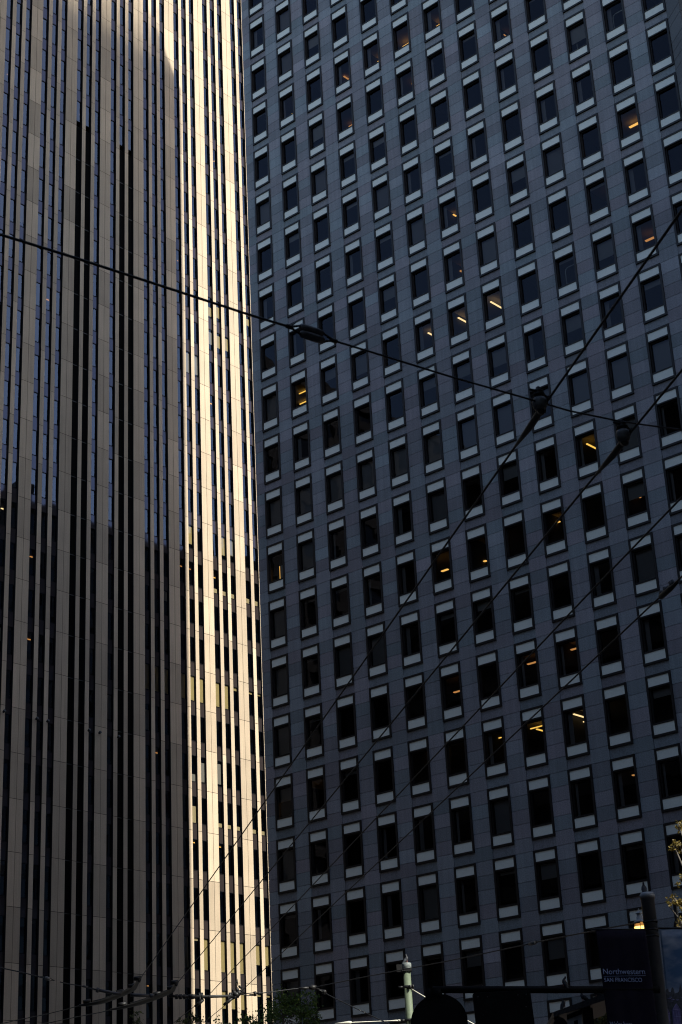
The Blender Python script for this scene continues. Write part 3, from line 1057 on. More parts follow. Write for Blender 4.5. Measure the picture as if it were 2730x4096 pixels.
def barrel(P0, P1, r, name, label, group=None):
    o = empty(name, (P0 + P1) / 2)
    tag(o, label, 'insulator', group)
    a = (P1 - P0)
    L_ = a.length
    q = a.to_track_quat('Z', 'Y').to_matrix().to_4x4()
    b = MB()
    b.lathe([(r * .4, -L_ * .42), (r, -L_ * .4), (r * 1.05, 0), (r, L_ * .4), (r * .4, L_ * .42)], 16, q)
    b.build('body', M['porcelain'], o)
    b = MB()
    for s_ in (-1, 1):
        b.tube([a * (.5 * s_) + Vector((0, 0, r * .6)), a * (.75 * s_) + Vector((0, 0, r * .3)), a * (1.2 * s_)], r * .2, 6)
        b.tube([a * (.5 * s_) - Vector((0, 0, r * .6)), a * (.75 * s_) - Vector((0, 0, r * .3)), a * (1.2 * s_)], r * .2, 6)
    b.build('wire_loop', M['cast'], o)
    return o


barrel(S2(178, 3912), S2(202, 3919), .036, 'strain_insulator', 'small barrel insulator on the low span wire at bottom left')
barrel(S2(2119, 3777), S2(2143, 3771), .032, 'strain_insulator', 'small barrel insulator on the low span wire left of the banner')
# turnbuckles and rods
b = MB()
b.tube([S2(330, 3946), S2(352, 3950)], .022, 8); b.tube([S2(352, 3951), S2(385, 3958)], .008, 6); b.tube([S2(352, 3954), S2(385, 3962)], .008, 6)
b.tube([S2(385, 3960), S2(396, 3963)], .05, 8); b.tube([S2(396, 3962), S2(440, 3971), S2(462, 3975), S2(484, 3978)], [.03, .034, .034, .05], 8)
tag(b.build('turnbuckle', M['steel']), 'long steel turnbuckle left of the upper curved runner', 'turnbuckle')
b = MB()
b.tube([S2(522, 3981), S2(606, 3984)], .034, 10); b.tube([S2(600, 3984), S2(618, 3986)], .045, 8)
tag(b.build('spacer_rod', M['steel']), 'short pale steel rod between the two curved runners', 'rod')
b = MB()
b.tube([S2(674, 3985), S2(700, 3986), S2(761, 3988), S2(835, 3988), S2(935, 3985)], .030, 10)
for px_ in (706, 722, 738, 760, 768, 806):
    b.tube([S2(px_, 3974 if px_ in (762, 806) else 3979), S2(px_ + 2, 3998)], .035, 8)
b.tube([S2(755, 3987), S2(786, 3988)], .045, 10)
for px_ in (798, 806, 921, 930):
    b.tube([S2(px_, 3972), S2(px_ + 1, 4000)], .03, 6)
tag(b.build('spacer_rod', M['cast']), 'long black rod with clamps in front of the bright ribs', 'rod')


def runner(pts, label, clamp):
    o = empty('curved_runner', pts[0])
    tag(o, label, 'wire runner', 'curved runners at the wire junction')
    base = pts[0]
    sm = []
    for i in range(len(pts) - 1):
        pa, pb = pts[max(i - 1, 0)], pts[i]
        pc, pd = pts[i + 1], pts[min(i + 2, len(pts) - 1)]
        for k in range(6):
            t = k / 6
            sm.append(.5 * ((2 * pb) + (pc - pa) * t + (2 * pa - 5 * pb + 4 * pc - pd) * t * t + (3 * pb - pa - 3 * pc + pd) * t ** 3) - base)
    sm.append(pts[-1] - base)
    n = len(sm)
    b = MB()
    b.tube(sm, [.022 + .03 * math.sin(math.pi * min(1, i / n * 1.05)) for i in range(n)], 8)
    b.build('bar', M['cast'], o)
    b = MB()
    b.tube([p + Vector((0, 0, .055)) for p in sm[4:-8]], .014, 6)
    b.build('top_rod', M['steel'], o)
    b = MB()
    p = sm[1]
    b.tube([p + Vector((-.09, 0, .04)), p + Vector((.04, 0, .05))], .045, 8)
    b.tube([p + Vector((.03, 0, .08)), p + Vector((.0, 0, -.03))], .03, 8)
    for i in (n // 3, n // 2, n - 6):
        b.tube([sm[i] + Vector((-.08, 0, .06)), sm[i] + Vector((.08, 0, .08))], .04, 8)
    b.build('clamp', M['cast'], o)
    return o


def P_(l):
    return [at_h(x, y, HW) for x, y in l]


runner(P_([(557, 3922), (545, 3942), (531, 3958), (481, 3982), (412, 4007), (356, 4019), (317, 4023)]), 'upper curved runner, ending the topmost contact wire at bottom left', 0)
runner(P_([(705, 3938), (697, 3953), (685, 3966), (628, 3990), (568, 4011), (501, 4029), (441, 4040)]), 'lower curved runner, ending the second contact wire at bottom left', 0)
wire('trolley_wire', P_([(320, 4023), (265, 4039), (178, 4060), (67, 4082), (15, 4094), (-60, 4108)]), .010, 'thin wire leaving the upper curved runner to the bottom left corner', 'wire', 'wires leaving the curved runners')
wire('trolley_wire', P_([(443, 4040), (407, 4050), (313, 4068), (207, 4090), (120, 4106)]), .010, 'thin wire leaving the lower curved runner to the bottom left', 'wire', 'wires leaving the curved runners')
# switch mechanism
sw = empty('wire_switch', S2(945, 3980))
tag(sw, 'black cast wire switch with a raised loop in front of the bright ribs', 'wire switch')
o0 = S2(945, 3980)
b = MB()
for (px_, py_, rr) in ((937, 3972, .07), (946, 3980, .10), (955, 3972, .08), (965, 3968, .07), (950, 3960, .06), (962, 3950, .05), (940, 3990, .06), (932, 3962, .04)):
    p = S2(px_, py_) - o0
    q = Vector((rng.uniform(-1, 1), rng.uniform(-1, 1), rng.uniform(-1, 1))).normalized() * rr * .7
    b.tube([p - q, p, p + q], [rr * .5, rr * .62, rr * .5], 8)
b.tube([S2(925, 3996) - o0, S2(945, 3985) - o0, S2(972, 3964) - o0], [.03, .05, .04], 8)
b.build('body', M['cast'], sw)
b = MB()
b.tube([S2(945, 3958) - o0, S2(943, 3930) - o0, S2(949, 3919) - o0, S2(953, 3947) - o0], .013, 6)
b.build('loop', M['cast'], sw)
for (p, q, nm) in ((798, 4014, 'clamp on the third contact wire'), (913, 4008, 'clamp on the lowest contact wire')):
    b = MB()
    c0 = S2(p, q)
    b.tube([c0 + Vector((-.10, 0, -.06)), c0, c0 + Vector((.09, 0, .06))], [.02, .038, .02], 8)
    b.tube([c0, c0 + Vector((.02, 0, .14))], .025, 8)
    tag(b.build('ear_clamp', M['cast']), 'black ' + nm + ' below the long black rod', 'clamp')
b = MB()
b.tube([S2(965, 3979), S2(984, 3980)], .014, 6)
b.tube([S2(1018, 3972), S2(987, 3976), S2(983, 3980), S2(987, 3984), S2(1018, 3983)], .011, 6)
b.tube([S2(998, 3980), S2(1020, 3978)], .011, 6)
b.tube([S2(1016, 3977), S2(1026, 3976)], .05, 10); b.tube([S2(1026, 3975), S2(1046, 3973)], .018, 8)
tag(b.build('fork_shackle', M['cast']), 'black fork shackle right of the wire switch', 'shackle')
b = MB()
b.tube([S2(1196, 3955), S2(1240, 3953)], .028, 8); b.tube([S2(1236, 3953), S2(1250, 3951), S2(1266, 3950)], [.03, .06, .04], 8)
b.tube([S2(1258, 3953), S2(1290, 3964), S2(1296, 3968), S2(1303, 3973)], [.02, .02, .05, .045], 8)
tag(b.build('wire_junction', M['cast']), 'black clamp joint above the tree where the guy wire branches off', 'clamp')

# ------------------------------------------------------------------ green pole, sunlit
M['green'] = grain(mat('pale_green_paint', (.125, .155, .10), .65), (.105, .132, .084), (.145, .175, .115), 14, big=.08)
M['galv'] = grain(mat('bird_stained_cap', (.3, .34, .33), .6), (.10, .12, .12), (.30, .32, .31), 22)
YP = 46.0


def gp(px, py):
    return at(px, py, YP)


gpo = empty('trolley_pole', Vector((gp(1628, 4000).x + .05, YP, 0)))
tag(gpo, 'pale green steel pole lit by the sun, with a pigeon on its cap', 'pole')
ctr = gpo.location.copy()
ztop = gp(1624, 3876).z
rt, rb = .098, .155
b = MB()
b.lathe([(rb, .0), (rb * .985, 1), (rt + (rb - rt) * .2, ztop - 2), (rt, ztop)], 28)
pole_x = gp(1620, 3886).x - ctr.x
b.build('shaft', M['green'], gpo)
b = MB()
b.lathe([(.105, ztop - .03), (.128, ztop - .02), (.130, ztop + .12), (.118, ztop + .145), (.06, ztop + .15)], 24)
b.build('cap', M['galv'], gpo)
b = MB()
b.box(-.27, -.12, -.08, .1, ztop - .08, ztop + .11); b.box(-.13, .13, -.13, .13, ztop - .075, ztop - .03)
b.build('bracket', M['cast'], gpo)
for zz_ in (gp(1625, 3950).z, gp(1630, 4083).z):
    b = MB()
    b.lathe([(.13, zz_ - .035), (.152, zz_ - .03), (.152, zz_ + .03), (.13, zz_ + .035)], 24)
    b.tube([(-.25, -.05, zz_), (-.13, -.05, zz_)], .03, 8); b.tube([(.06, -.16, zz_ + .03), (.06, -.14, zz_ - .06)], .03, 8); b.tube([(.13, -.1, zz_ + .05), (.15, -.1, zz_ - .05)], .025, 8)
    b.build('band', M['cast'], gpo)
b = MB()
b.tube([gp(1600, 4082), gp(1592, 4082)], .014, 6); b.tube([gp(1598, 4080), gp(1597, 4088)], .035, 8)
b.tube([gp(1596, 4084), gp(1585, 4084), gp(1560, 4085), gp(1410, 4091), gp(1404, 4092), gp(1396, 4092), gp(1340, 4096)], [.02, .022, .012, .012, .04, .04, .012], 8)
tag(b.build('stay_rod', M['white_rod']), 'pale sunlit stay rod running left from the green pole', 'rod')
b = MB()
b.tube([gp(1642, 3954), gp(1648, 3958)], .03, 8); b.tube([gp(1648, 3958), gp(1709, 3994), gp(1870, 4083), gp(1930, 4116)], .013, 8)
tag(b.build('stay_rod', M['white_rod']), 'pale sunlit stay rod slanting right from the green pole', 'rod')

# ------------------------------------------------------------------ banner pole, lantern, banners
M['pole_grey'] = grain(mat('grey_painted_steel', (.34, .36, .39), .6), (.30, .32, .345), (.38, .40, .43), 12, big=.08)
M['navy'] = grain(mat('dark_purple_banner_cloth', (.006, .004, .016), .8, 0, .2), (.004, .003, .012), (.009, .006, .022), 3)
M['lettering'] = mat('pale_blue_lettering', (.30, .38, .62), .7)
YB = 24.0


def bp(px, py, y=YB):
    return at(px, py, y)


c_top, c_bot = bp(2591, 3580), bp(2650, 4096)
axis_x = (c_top.x + c_bot.x) / 2
ban = empty('banner_pole', (axis_x, YB, 0))
tag(ban, 'grey steel pole between two banners with a pigeon on top', 'pole')
zt2 = c_top.z
b = MB()
b.lathe([(.105, 0), (.105, .5), (.099, .55), (.095, zt2 - .02), (.105, zt2 - .06), (.105, zt2 + .0), (.085, zt2 + .03)], 28)
b.build('shaft', M['pole_grey'], ban)
for py_ in (3690, 3722, 3748):
    z_ = bp(2600, py_).z
    b = MB()
    b.lathe([(.094, z_ - .012), (.104, z_ - .01), (.104, z_ + .01), (.094, z_ + .012)], 24)
    b.tube([(-.02, -.12, z_), (.06, -.12, z_)], .016, 8)
    b.tube([(.06, -.11, z_ + .02), (.07, -.12, z_ - .03)], .012, 6)
    b.build('band', M['cast'], ban)
# wavy cloth banner


def cloth(px0, px1, py0, py1, slope, y, amp, nx=28, nz=16):
    """hanging cloth; its sides stay parallel to the pole"""
    tl, tr_, bl, br = bp(px0, py0, y), bp(px1, py0, y), bp(px0 + slope, py1, y), bp(px1 + slope, py1, y)
    b = MB()
    g = []
    for j in range(nz + 1):
        v = j / nz
        for i in range(nx + 1):
            u = i / nx
            p = tl.lerp(tr_, u).lerp(bl.lerp(br, u), v)
            p.y += amp * math.sin(u * 19 + v * 2.2) * (.3 + v * .7) * (1 - .6 * u)
            g.append(len(b.v)); b.v.append(p)
    for j in range(nz):
        for i in range(nx):
            a = j * (nx + 1) + i
            b.face([a, a + 1, a + nx + 2, a + nx + 1][::-1], 0, 0, True)
    return b, tl, tr_


bb, tl, tr_ = cloth(2384, 2584, 3722, 4330, 80, YB - .14, .010)
bo = bb.build('street_banner', M['navy'])
sm_ = bo.modifiers.new('thick', 'SOLIDIFY'); sm_.thickness = .003
tag(bo, 'dark purple cloth banner reading Northwestern San Francisco, hung left of the pole', 'banner')
b = MB()
b.tube([tl + Vector((-.05, .0, .012)), tr_ + Vector((.16, .06, .012))], .011, 8)
b.build('rod', M['cast'], bo)


def text(s, px0, py_base, px1, size_px, y, rotz=0.0, m=None, bold=0.0, parent=None):
    cu = bpy.data.curves.new('lettering', 'FONT')
    cu.body = s
    cu.size = 1.0
    cu.extrude = .004
    cu.offset = bold
    ob = bpy.data.objects.new('lettering_tmp', cu)
    COL.objects.link(ob)
    dg = bpy.context.evaluated_depsgraph_get()
    me = bpy.data.meshes.new_from_object(ob.evaluated_get(dg))
    bpy.data.objects.remove(ob)
    xs = [v.co.x for v in me.vertices]
    x0, x1 = min(xs), max(xs)
    P0, P1 = bp(px0, py_base, y), bp(px1, py_base, y)
    wv = (P1 - P0)
    sx = wv.length / (x1 - x0)
    sz = size_px / FOCAL * y
    P2 = P0
    zv = bp(px0 - 8 * size_px / 60, py_base - size_px, y) - P0
    zv = zv.normalized() * sz * 1.42
    wn = wv.normalized()
    nv = zv.normalized().cross(wn).normalized()
    for v in me.vertices:
        c = v.co.copy()
        v.co = P0 + wn * ((c.x - x0) * sx) + zv * c.y + nv * (-c.z if False else c.z) * 1.0
    me.materials.append(m)
    o = bpy.data.objects.new('lettering', me)
    COL.objects.link(o)
    o.parent = parent
    return o


YT = YB - .16
text('Northwestern', 2416, 3898, 2583, 21, YT, m=M['lettering'], parent=bo)
text('SAN FRANCISCO', 2420, 3929, 2571, 16, YT, m=M['lettering'], parent=bo)
text("We're here", 2443, 4108, 2532, 19, YT, m=M['lettering'], parent=bo)
b = MB()
b.tube([bp(2417, 3906.5, YT), bp(2585, 3904, YT)], .0025, 6)
b.build('lettering', M['lettering'], bo)

# right banner: a printed evening skyline
m = bpy.data.materials.new('printed_sky_cloth'); m.use_nodes = True
n, l = m.node_tree.nodes, m.node_tree.links
pb = n['Principled BSDF']; pb.inputs['Roughness'].default_value = .6
tc = n.new('ShaderNodeTexCoord'); mp = n.new('ShaderNodeMapping'); mp.inputs['Scale'].default_value = (1.6, 1.6, 3.2)
nz = n.new('ShaderNodeTexNoise'); nz.inputs['Scale'].default_value = 1.7; nz.inputs['Detail'].default_value = 7
rp = n.new('ShaderNodeValToRGB'); rp.color_ramp.elements[0].position = .42; rp.color_ramp.elements[1].position = .70
rp.color_ramp.elements[0].color = (.05, .13, .27, 1); rp.color_ramp.elements[1].color = (.34, .40, .52, 1)
l.new(tc.outputs['Object'], mp.inputs[0]); l.new(mp.outputs[0], nz.inputs['Vector']); l.new(nz.outputs['Fac'], rp.inputs[0]); l.new(rp.outputs[0], pb.inputs['Base Color'])
M['print_sky'] = m
M['print_city'] = grain(mat('printed_city', (.05, .055, .07), .6), (.03, .033, .045), (.10, .11, .14), 30)
M['print_house'] = grain(mat('printed_gable_house', (.20, .17, .38), .6), (.15, .13, .30), (.26, .23, .48), 14)
M['print_trim'] = mat('printed_pale_trim', (.22, .22, .48), .6)
YR = YB + .02
b2, tl2, tr2 = cloth(2640, 2860, 3716, 4330, 66, YR, .004)
bo2 = b2.build('street_banner', M['print_sky'])
sm_ = bo2.modifiers.new('thick', 'SOLIDIFY'); sm_.thickness = .003
tag(bo2, 'blue cloth banner printed with an evening city skyline, right of the pole', 'banner')
b = MB()
b.tube([tl2 + Vector((-.1, 0, .012)), tr2 + Vector((.05, 0, .012))], .011, 8)
b.build('rod', M['cast'], bo2)


def flat(poly, y, mb, mi=0):
    mb.quad([bp(x, yy, y) for x, yy in poly][::-1], 0, mi)


YF = YR - .025
b = MB()
sky_l = [(2664, 3990), (2665, 3960), (2675, 3955), (2677, 3968), (2685, 3970), (2688, 3955), (2691, 3950), (2697, 3957), (2701, 3975), (2712, 3972), (2718, 3966), (2722, 3934), (2730, 3962), (2745, 3968), (2760, 3950), (2772, 3978), (2860, 3975), (2880, 4200), (2690, 4200)]
flat(sky_l, YF, b)
b.build('printed_skyline', M['print_city'], bo2)
b = MB()
for (x, yt, wd) in ((2668, 4030, 26), (2707, 4016, 34), (2745, 4022, 34)):
    flat([(x - wd / 2, yt + 26), (x, yt), (x + wd / 2, yt + 26), (x + wd / 2 + 8, yt + 130), (x - wd / 2 + 8, yt + 130)], YF - .006, b, 0)
    for q in ((x - wd / 2, yt + 26, x, yt), (x, yt, x + wd / 2, yt + 26), (x - wd / 2, yt + 26, x + wd / 2, yt + 26), (x - wd / 2 + 2, yt + 52, x + wd / 2 + 2, yt + 52)):
        b.tube([bp(q[0], q[1], YF - .01), bp(q[2], q[3], YF - .01)], .004, 5, 0, 1)
    for q in range(3):
        xx = x - wd / 2 + 6 + q * wd / 3.4
        b.tube([bp(xx, yt + 30, YF - .01), bp(xx + 4, yt + 76, YF - .01)], .003, 5, 0, 1)
for q in range(16):
    xx, yy = rng.uniform(2668, 2760), rng.uniform(3985, 4012)
    b.tube([bp(xx, yy, YF - .006), bp(xx + rng.uniform(4, 14), yy, YF - .006)], .004, 5, 0, 1)
b.build('printed_houses', [M['print_house'], M['print_trim']], bo2)

# lantern
M['lamp_glass'] = emit('glowing_amber_lamp_glass', (1.0, .42, .10), .35)
M['lamp_bulb'] = emit('glowing_lamp_bulb', (1.0, .60, .16), 2.4)
YL = YB + .55


def lp(px, py):
    return at(px, py, YL)


lc = lp(2562, 3690)
lan = empty('street_lantern', lc)
tag(lan, 'lit amber street lantern with pointed black cap above the purple banner', 'street lamp')
u = YL / FOCAL
b = MB()
b.lathe([(24 * u, -2 * u), (25 * u, 1 * u), (21 * u, 5 * u), (13 * u, 9 * u), (12 * u, 20 * u), (9.5 * u, 24 * u), (9.5 * u, 30 * u), (7 * u, 31 * u), (13.5 * u, 33 * u), (13 * u, 35 * u), (6 * u, 40 * u), (2.5 * u, 43 * u), (1.6 * u, 46 * u), (2.4 * u, 48 * u), (.6 * u, 53 * u)], 20)
b.build('cap', M['pole_grey'], lan)
b = MB()
b.lathe([(20 * u, -2.2 * u), (21 * u, -4 * u), (24 * u, -16.5 * u)], 20)
b.build('glass', M['lamp_glass'], lan)
b = MB()
b.lathe([(24.2 * u, -17 * u), (25 * u, -30 * u), (22 * u, -46 * u), (12 * u, -52 * u)], 20)
b.build('globe', M['lamp_bulb'], lan)
b = MB()
for k in range(6):
    th = k * math.pi / 3 + .35
    b.tube([(20.5 * u * math.cos(th), 20.5 * u * math.sin(th), -2 * u), (26 * u * math.cos(th), 26 * u * math.sin(th), -31 * u), (23 * u * math.cos(th), 23 * u * math.sin(th), -46 * u)], 1.3 * u, 5)
b.build('rib', M['cast'], lan)
b = MB()
b.tube([(0, 0, -50 * u), (0, 0, -lc.z + .01)], [.05, .075], 12)
b.lathe([(.14, -lc.z + .01), (.14, -lc.z + .3), (.09, -lc.z + .45), (.075, -lc.z + 1.2)], 16)
b.build('post', M['cast'], lan)

# ------------------------------------------------------------------ signal arm and the two hanging signs (seen from behind)
M['soot'] = grain(mat('black_painted_sign_back', (.006, .006, .007), .8, 0, .08), (.004, .004, .005), (.009, .009, .01), 10)
YS = YB - .1


def spx(px, py, y=YS):
    return at(px, py, y)


a0, a1 = spx(1735, 3960), spx(2640, 3960)
arm = empty('signal_arm', a1)
tag(arm, 'long black horizontal arm over the street with a pigeon on it', 'mast arm')
b = MB()
Ma = Matrix.Identity(4)
b.tube([a0 - a1, Vector((0, 0, 0))], .049, 4)
o = b.build('beam', M['soot'], arm)
b = MB()
b.tube([a0 - a1 + Vector((-.012, 0, 0)), a0 - a1 + Vector((.01, 0, 0))], .055, 12)
for px_ in (1925, 1950, 2027, 2110):
    q = spx(px_, 3972) - a1
    b.tube([q + Vector((0, 0, .03)), q + Vector((0, 0, -.06))], .022 if px_ in (1925, 2110) else .008, 8)
b.build('bracket', M['soot'], arm)
k = YS / FOCAL
sg = empty('hanging_sign', spx(1764, 4090))
tag(sg, 'round-topped black sign box hanging from the arm, seen from behind', 'sign')
rad = 104 * k
poly = [(rad * math.cos(t_), rad * math.sin(t_)) for t_ in [math.pi * i / 40 for i in range(41)]]
poly += [(-rad, -.9), (rad, -.9)]
b = MB()
b.prism(poly[::-1], -.02, .02)
b.build('back', M['soot'], sg, .004)
b = MB()
poly2 = [(x * 1.0 - .035, z) for x, z in poly]
Ms = Matrix.Translation((-.035, .16, 0))
b.prism(poly[::-1], -.06, .14, Ms)
b.build('body', M['soot'], sg, .004)
b = MB()
b.tube([(-.14, 0, rad * .8), (-.14, 0, rad * 1.22)], .05, 8); b.tube([(-.02, 0, rad * .9), (-.02, 0, rad * 1.2)], .07, 8)
b.build('bracket', M['soot'], sg)
sg2 = empty('hanging_sign', spx(2016, 4090))
tag(sg2, 'square black sign box hanging from the arm, seen from behind', 'sign')
hw = 111 * k
b = MB()
b.prism([(-hw, 107 * k), (-hw + .02, 112 * k), (hw - .02, 112 * k), (hw, 107 * k), (hw + 16 * k, -.9), (-hw + 16 * k, -.9)][::-1], -.08, .08)
b.build('body', M['soot'], sg2, .006)
b = MB()
for (x, z_) in ((-.33, .345), (-.20, .34), (.22, .34), (.335, .345), (.32, .18), (-.28, .1)):
    b.lathe([(.008, 0), (.008, .012), (.005, .016)], 8, Matrix.Translation((x, -.08, z_)) @ Matrix.Rotation(R(90), 4, 'X'))
b.build('bolt', M['steel'], sg2)

# ------------------------------------------------------------------ street shelter gable
YH = YB + .35
M['shelter'] = grain(mat('dark_ribbed_metal', (.03, .03, .034), .5), (.02, .02, .024), (.045, .045, .05), 40)
M['notice'] = grain(mat('pale_grey_notice', (.28, .30, .33), .6), (.22, .24, .27), (.33, .35, .38), 12)


def hp(px, py, y=YH):
    return at(px, py, y)


sh = empty('street_shelter', Vector((hp(2330, 4096).x, YH, 0)))
tag(sh, 'dark street shelter with a sloping ribbed roof edge where pigeons sit', 'shelter')
o_ = sh.location
b = MB()
r0, r1 = hp(2214, 4050) - o_, hp(2470, 3956) - o_
r0b, r1b = hp(2217, 4069) - o_, hp(2472, 3986) - o_
for i in range(48):
    u0, u1 = i / 48, (i + .8) / 48
    a_, c_, d_, e_ = r0.lerp(r1, u0), r0.lerp(r1, u1), r0b.lerp(r1b, u1), r0b.lerp(r1b, u0)
    bk = Vector((0, .06, 0))
    i0_ = len(b.v)
    b.v += [e_, d_, c_, a_, e_ + bk, d_ + bk, c_ + bk, a_ + bk]
    for q in ((0, 1, 2, 3), (7, 6, 5, 4), (0, 4, 5, 1), (2, 6, 7, 3), (1, 5, 6, 2), (0, 3, 7, 4)):
        b.face([i0_ + t_ for t_ in q])
i0_ = len(b.v)
b.v += [r0b + Vector((0, .01, 0)), r1b + Vector((0, .01, 0)), r1 + Vector((0, .01, 0)), r0 + Vector((0, .01, 0)), r0b + Vector((0, 1.6, -.1)), r1b + Vector((0, 1.6, -.1)), r1 + Vector((0, 1.6, -.1)), r0 + Vector((0, 1.6, -.1))]
for q in ((0, 1, 2, 3), (7, 6, 5, 4), (0, 4, 5, 1), (2, 6, 7, 3), (1, 5, 6, 2), (0, 3, 7, 4)):
    b.face([i0_ + t_ for t_ in q])
b.build('roof', M['shelter'], sh)
b = MB()
for (xa, xb) in ((2340, 2372),):
    pa, pc = hp(xa, 4080) - o_, hp(xb, 4080) - o_
    b.box(pa.x, pc.x, .1, .22, -o_.z + .01, hp(2350, 4014).z)
    b.box(pc.x - .005, pc.x + .03, .1, .22, .01, hp(2350, 4030).z)
pa, pc = hp(2226, 4090) - o_, hp(2250, 4090) - o_
b.box(pa.x, pc.x, .12, .24, .01, hp(2240, 4066).z)
b.build('post', M['soot'], sh)
b = MB()
q = [hp(2271, 4056) - o_, hp(2272, 4140) - o_, hp(2336, 4140) - o_, hp(2331, 4033) - o_]
b.quad([p + Vector((0, .08, 0)) for p in q], 0, 0)
q = [hp(2271, 4062) - o_, hp(2272, 4078) - o_, hp(2332, 4056) - o_, hp(2330, 4036) - o_]
b.quad([p + Vector((0, .05, 0)) for p in q], 0, 1)
q = [hp(2299, 4084) - o_, hp(2303, 4110) - o_, hp(2316, 4110) - o_, hp(2315, 4079) - o_]
b.quad([p + Vector((0, .06, 0)) for p in q], 0, 1)
b.build('notice_board', [M['notice'], M['soot']], sh)
b = MB()
cc = hp(2242, 4118) - o_
rr = 29 * YH / FOCAL
b.prism([(cc.x + rr * math.cos(2 * math.pi * i / 28), cc.z + rr * 1.4 * math.sin(2 * math.pi * i / 28)) for i in range(28)][::-1], -.12, .06)
b.build('round_cover', M['soot'], sh, .01)

# ------------------------------------------------------------------ pigeons
M['pigeon'] = grain(mat('slate_pigeon_feathers', (.05, .055, .07), .6), (.012, .013, .018), (.03, .033, .042), 30)
M['pigeon_pale'] = grain(mat('grey_pigeon_wing', (.14, .15, .18), .6), (.035, .04, .05), (.07, .075, .09), 30)
M['pigeon_leg'] = mat('pink_pigeon_leg', (.35, .14, .12), .6)


def pigeon(loc, rz, lean, label, scale=1.0, face='body'):
    o = empty('pigeon', loc, rz)
    o.scale = (scale,) * 3
    tag(o, label, 'pigeon', 'pigeons perched on the street furniture')
    ca, sa = math.cos(lean), math.sin(lean)

    def T(x, z):
        return Vector((x * ca - z * sa, 0, x * sa + z * ca + .075))
    # spine from tail tip to beak: x forward, radii in width and height
    sp_ = [(-.21, -.012, .012, .006), (-.17, -.008, .030, .009), (-.11, .0, .042, .022), (-.06, .004, .056, .045), (0, .008, .066, .060), (.05, .018, .062, .060), (.085, .040, .045, .046),
           (.10, .072, .029, .030), (.106, .098, .025, .026), (.114, .118, .025, .025), (.128, .126, .020, .020), (.142, .124, .010, .010), (.160, .116, .003, .003)]
    b = MB()
    n = 14
    for i, (x, z, rw, rh) in enumerate(sp_):
        p = T(x, z)
        q = T(*sp_[min(i + 1, len(sp_) - 1)][:2]) - T(*sp_[max(i - 1, 0)][:2])
        q.normalize()
        upq = Vector((-q.z, 0, q.x))
        if upq.z < 0 and i < 5:
            upq = -upq
        for k in range(n):
            th = 2 * math.pi * k / n
            b.v.append(p + Vector((0, 1, 0)) * rw * math.cos(th) + upq * rh * math.sin(th))
    for i in range(len(sp_) - 1):
        for k in range(n):
            k2 = (k + 1) % n
            b.face([i * n + k, (i + 1) * n + k, (i + 1) * n + k2, i * n + k2], 0, 0, True)
    b.face(list(range(n)))
    b.face([(len(sp_) - 1) * n + k for k in range(n)][::-1])
    for s_ in (-1, 1):
        b.tube([T(.02, -.035) + Vector((0, .022 * s_, 0)), Vector((T(.02, -.04).x, .022 * s_, .02)), Vector((T(.02, -.04).x + .004, .022 * s_, .004))], [.016, .006, .005], 6, 0, 1)
        for d_ in (-.5, 0, .5):
            c0 = Vector((T(.02, -.04).x, .022 * s_, .005))
            b.tube([c0, c0 + Vector((.032 * math.cos(d_), .032 * math.sin(d_), -.002))], [.004, .002], 5, 0, 1)
    b.build('body', [M['pigeon'], M['pigeon_leg']], o)
    for s_ in (-1, 1):
        b = MB()
        pts = [(.06, .03, .03), (.0, .02, .045), (-.08, .006, .035), (-.15, -.004, .016), (-.19, -.006, .005)]
        bb_ = len(b.v)
        for (x, z, hgt) in pts:
            yo = .066 - .02 * abs(x + .02) / .1 - (.02 if x < -.1 else 0)
            for k in range(8):
                th = 2 * math.pi * k / 8
                b.v.append(T(x, z + hgt * math.sin(th) * .9) + Vector((0, s_ * (yo + .008 * math.cos(th)), 0)))
        for i in range(len(pts) - 1):
            for k in range(8):
                k2 = (k + 1) % 8
                b.face([bb_ + i * 8 + k, bb_ + i * 8 + k2, bb_ + (i + 1) * 8 + k2, bb_ + (i + 1) * 8 + k], 0, 0, True)
        b.face([bb_ + k for k in range(8)]); b.face([bb_ + 32 + k for k in range(8)])
        b.build('wing', M['pigeon_pale'], o)
    return o


pigeon(Vector((ctr.x - .015, YP - .02, ztop + .15)), R(10), R(38), 'pigeon in profile on the cap of the green pole, facing right', .85)
pigeon(Vector((axis_x - .035, YB - .01, zt2 + .03)), R(85), R(52), 'plump dark pigeon on top of the grey banner pole, seen from behind', .56)
pigeon(spx(2262, 3947) + Vector((0, 0, -.002)), R(160), R(55), 'dark pigeon standing on the long horizontal arm', .52)
pigeon(hp(2256, 4032) + Vector((0, .03, -.004)), R(15), R(58), 'pigeon on the low end of the sloping shelter roof, above its corner', .52)
pigeon(hp(2340, 4003) + Vector((0, .03, -.004)), R(195), R(25), 'crouching pigeon on the shelter roof just below the horizontal arm', .52)
pigeon(hp(2392, 3985) + Vector((0, .03, -.004)), R(190), R(20), 'pigeon half hidden by the horizontal arm beside the purple banner', .5)

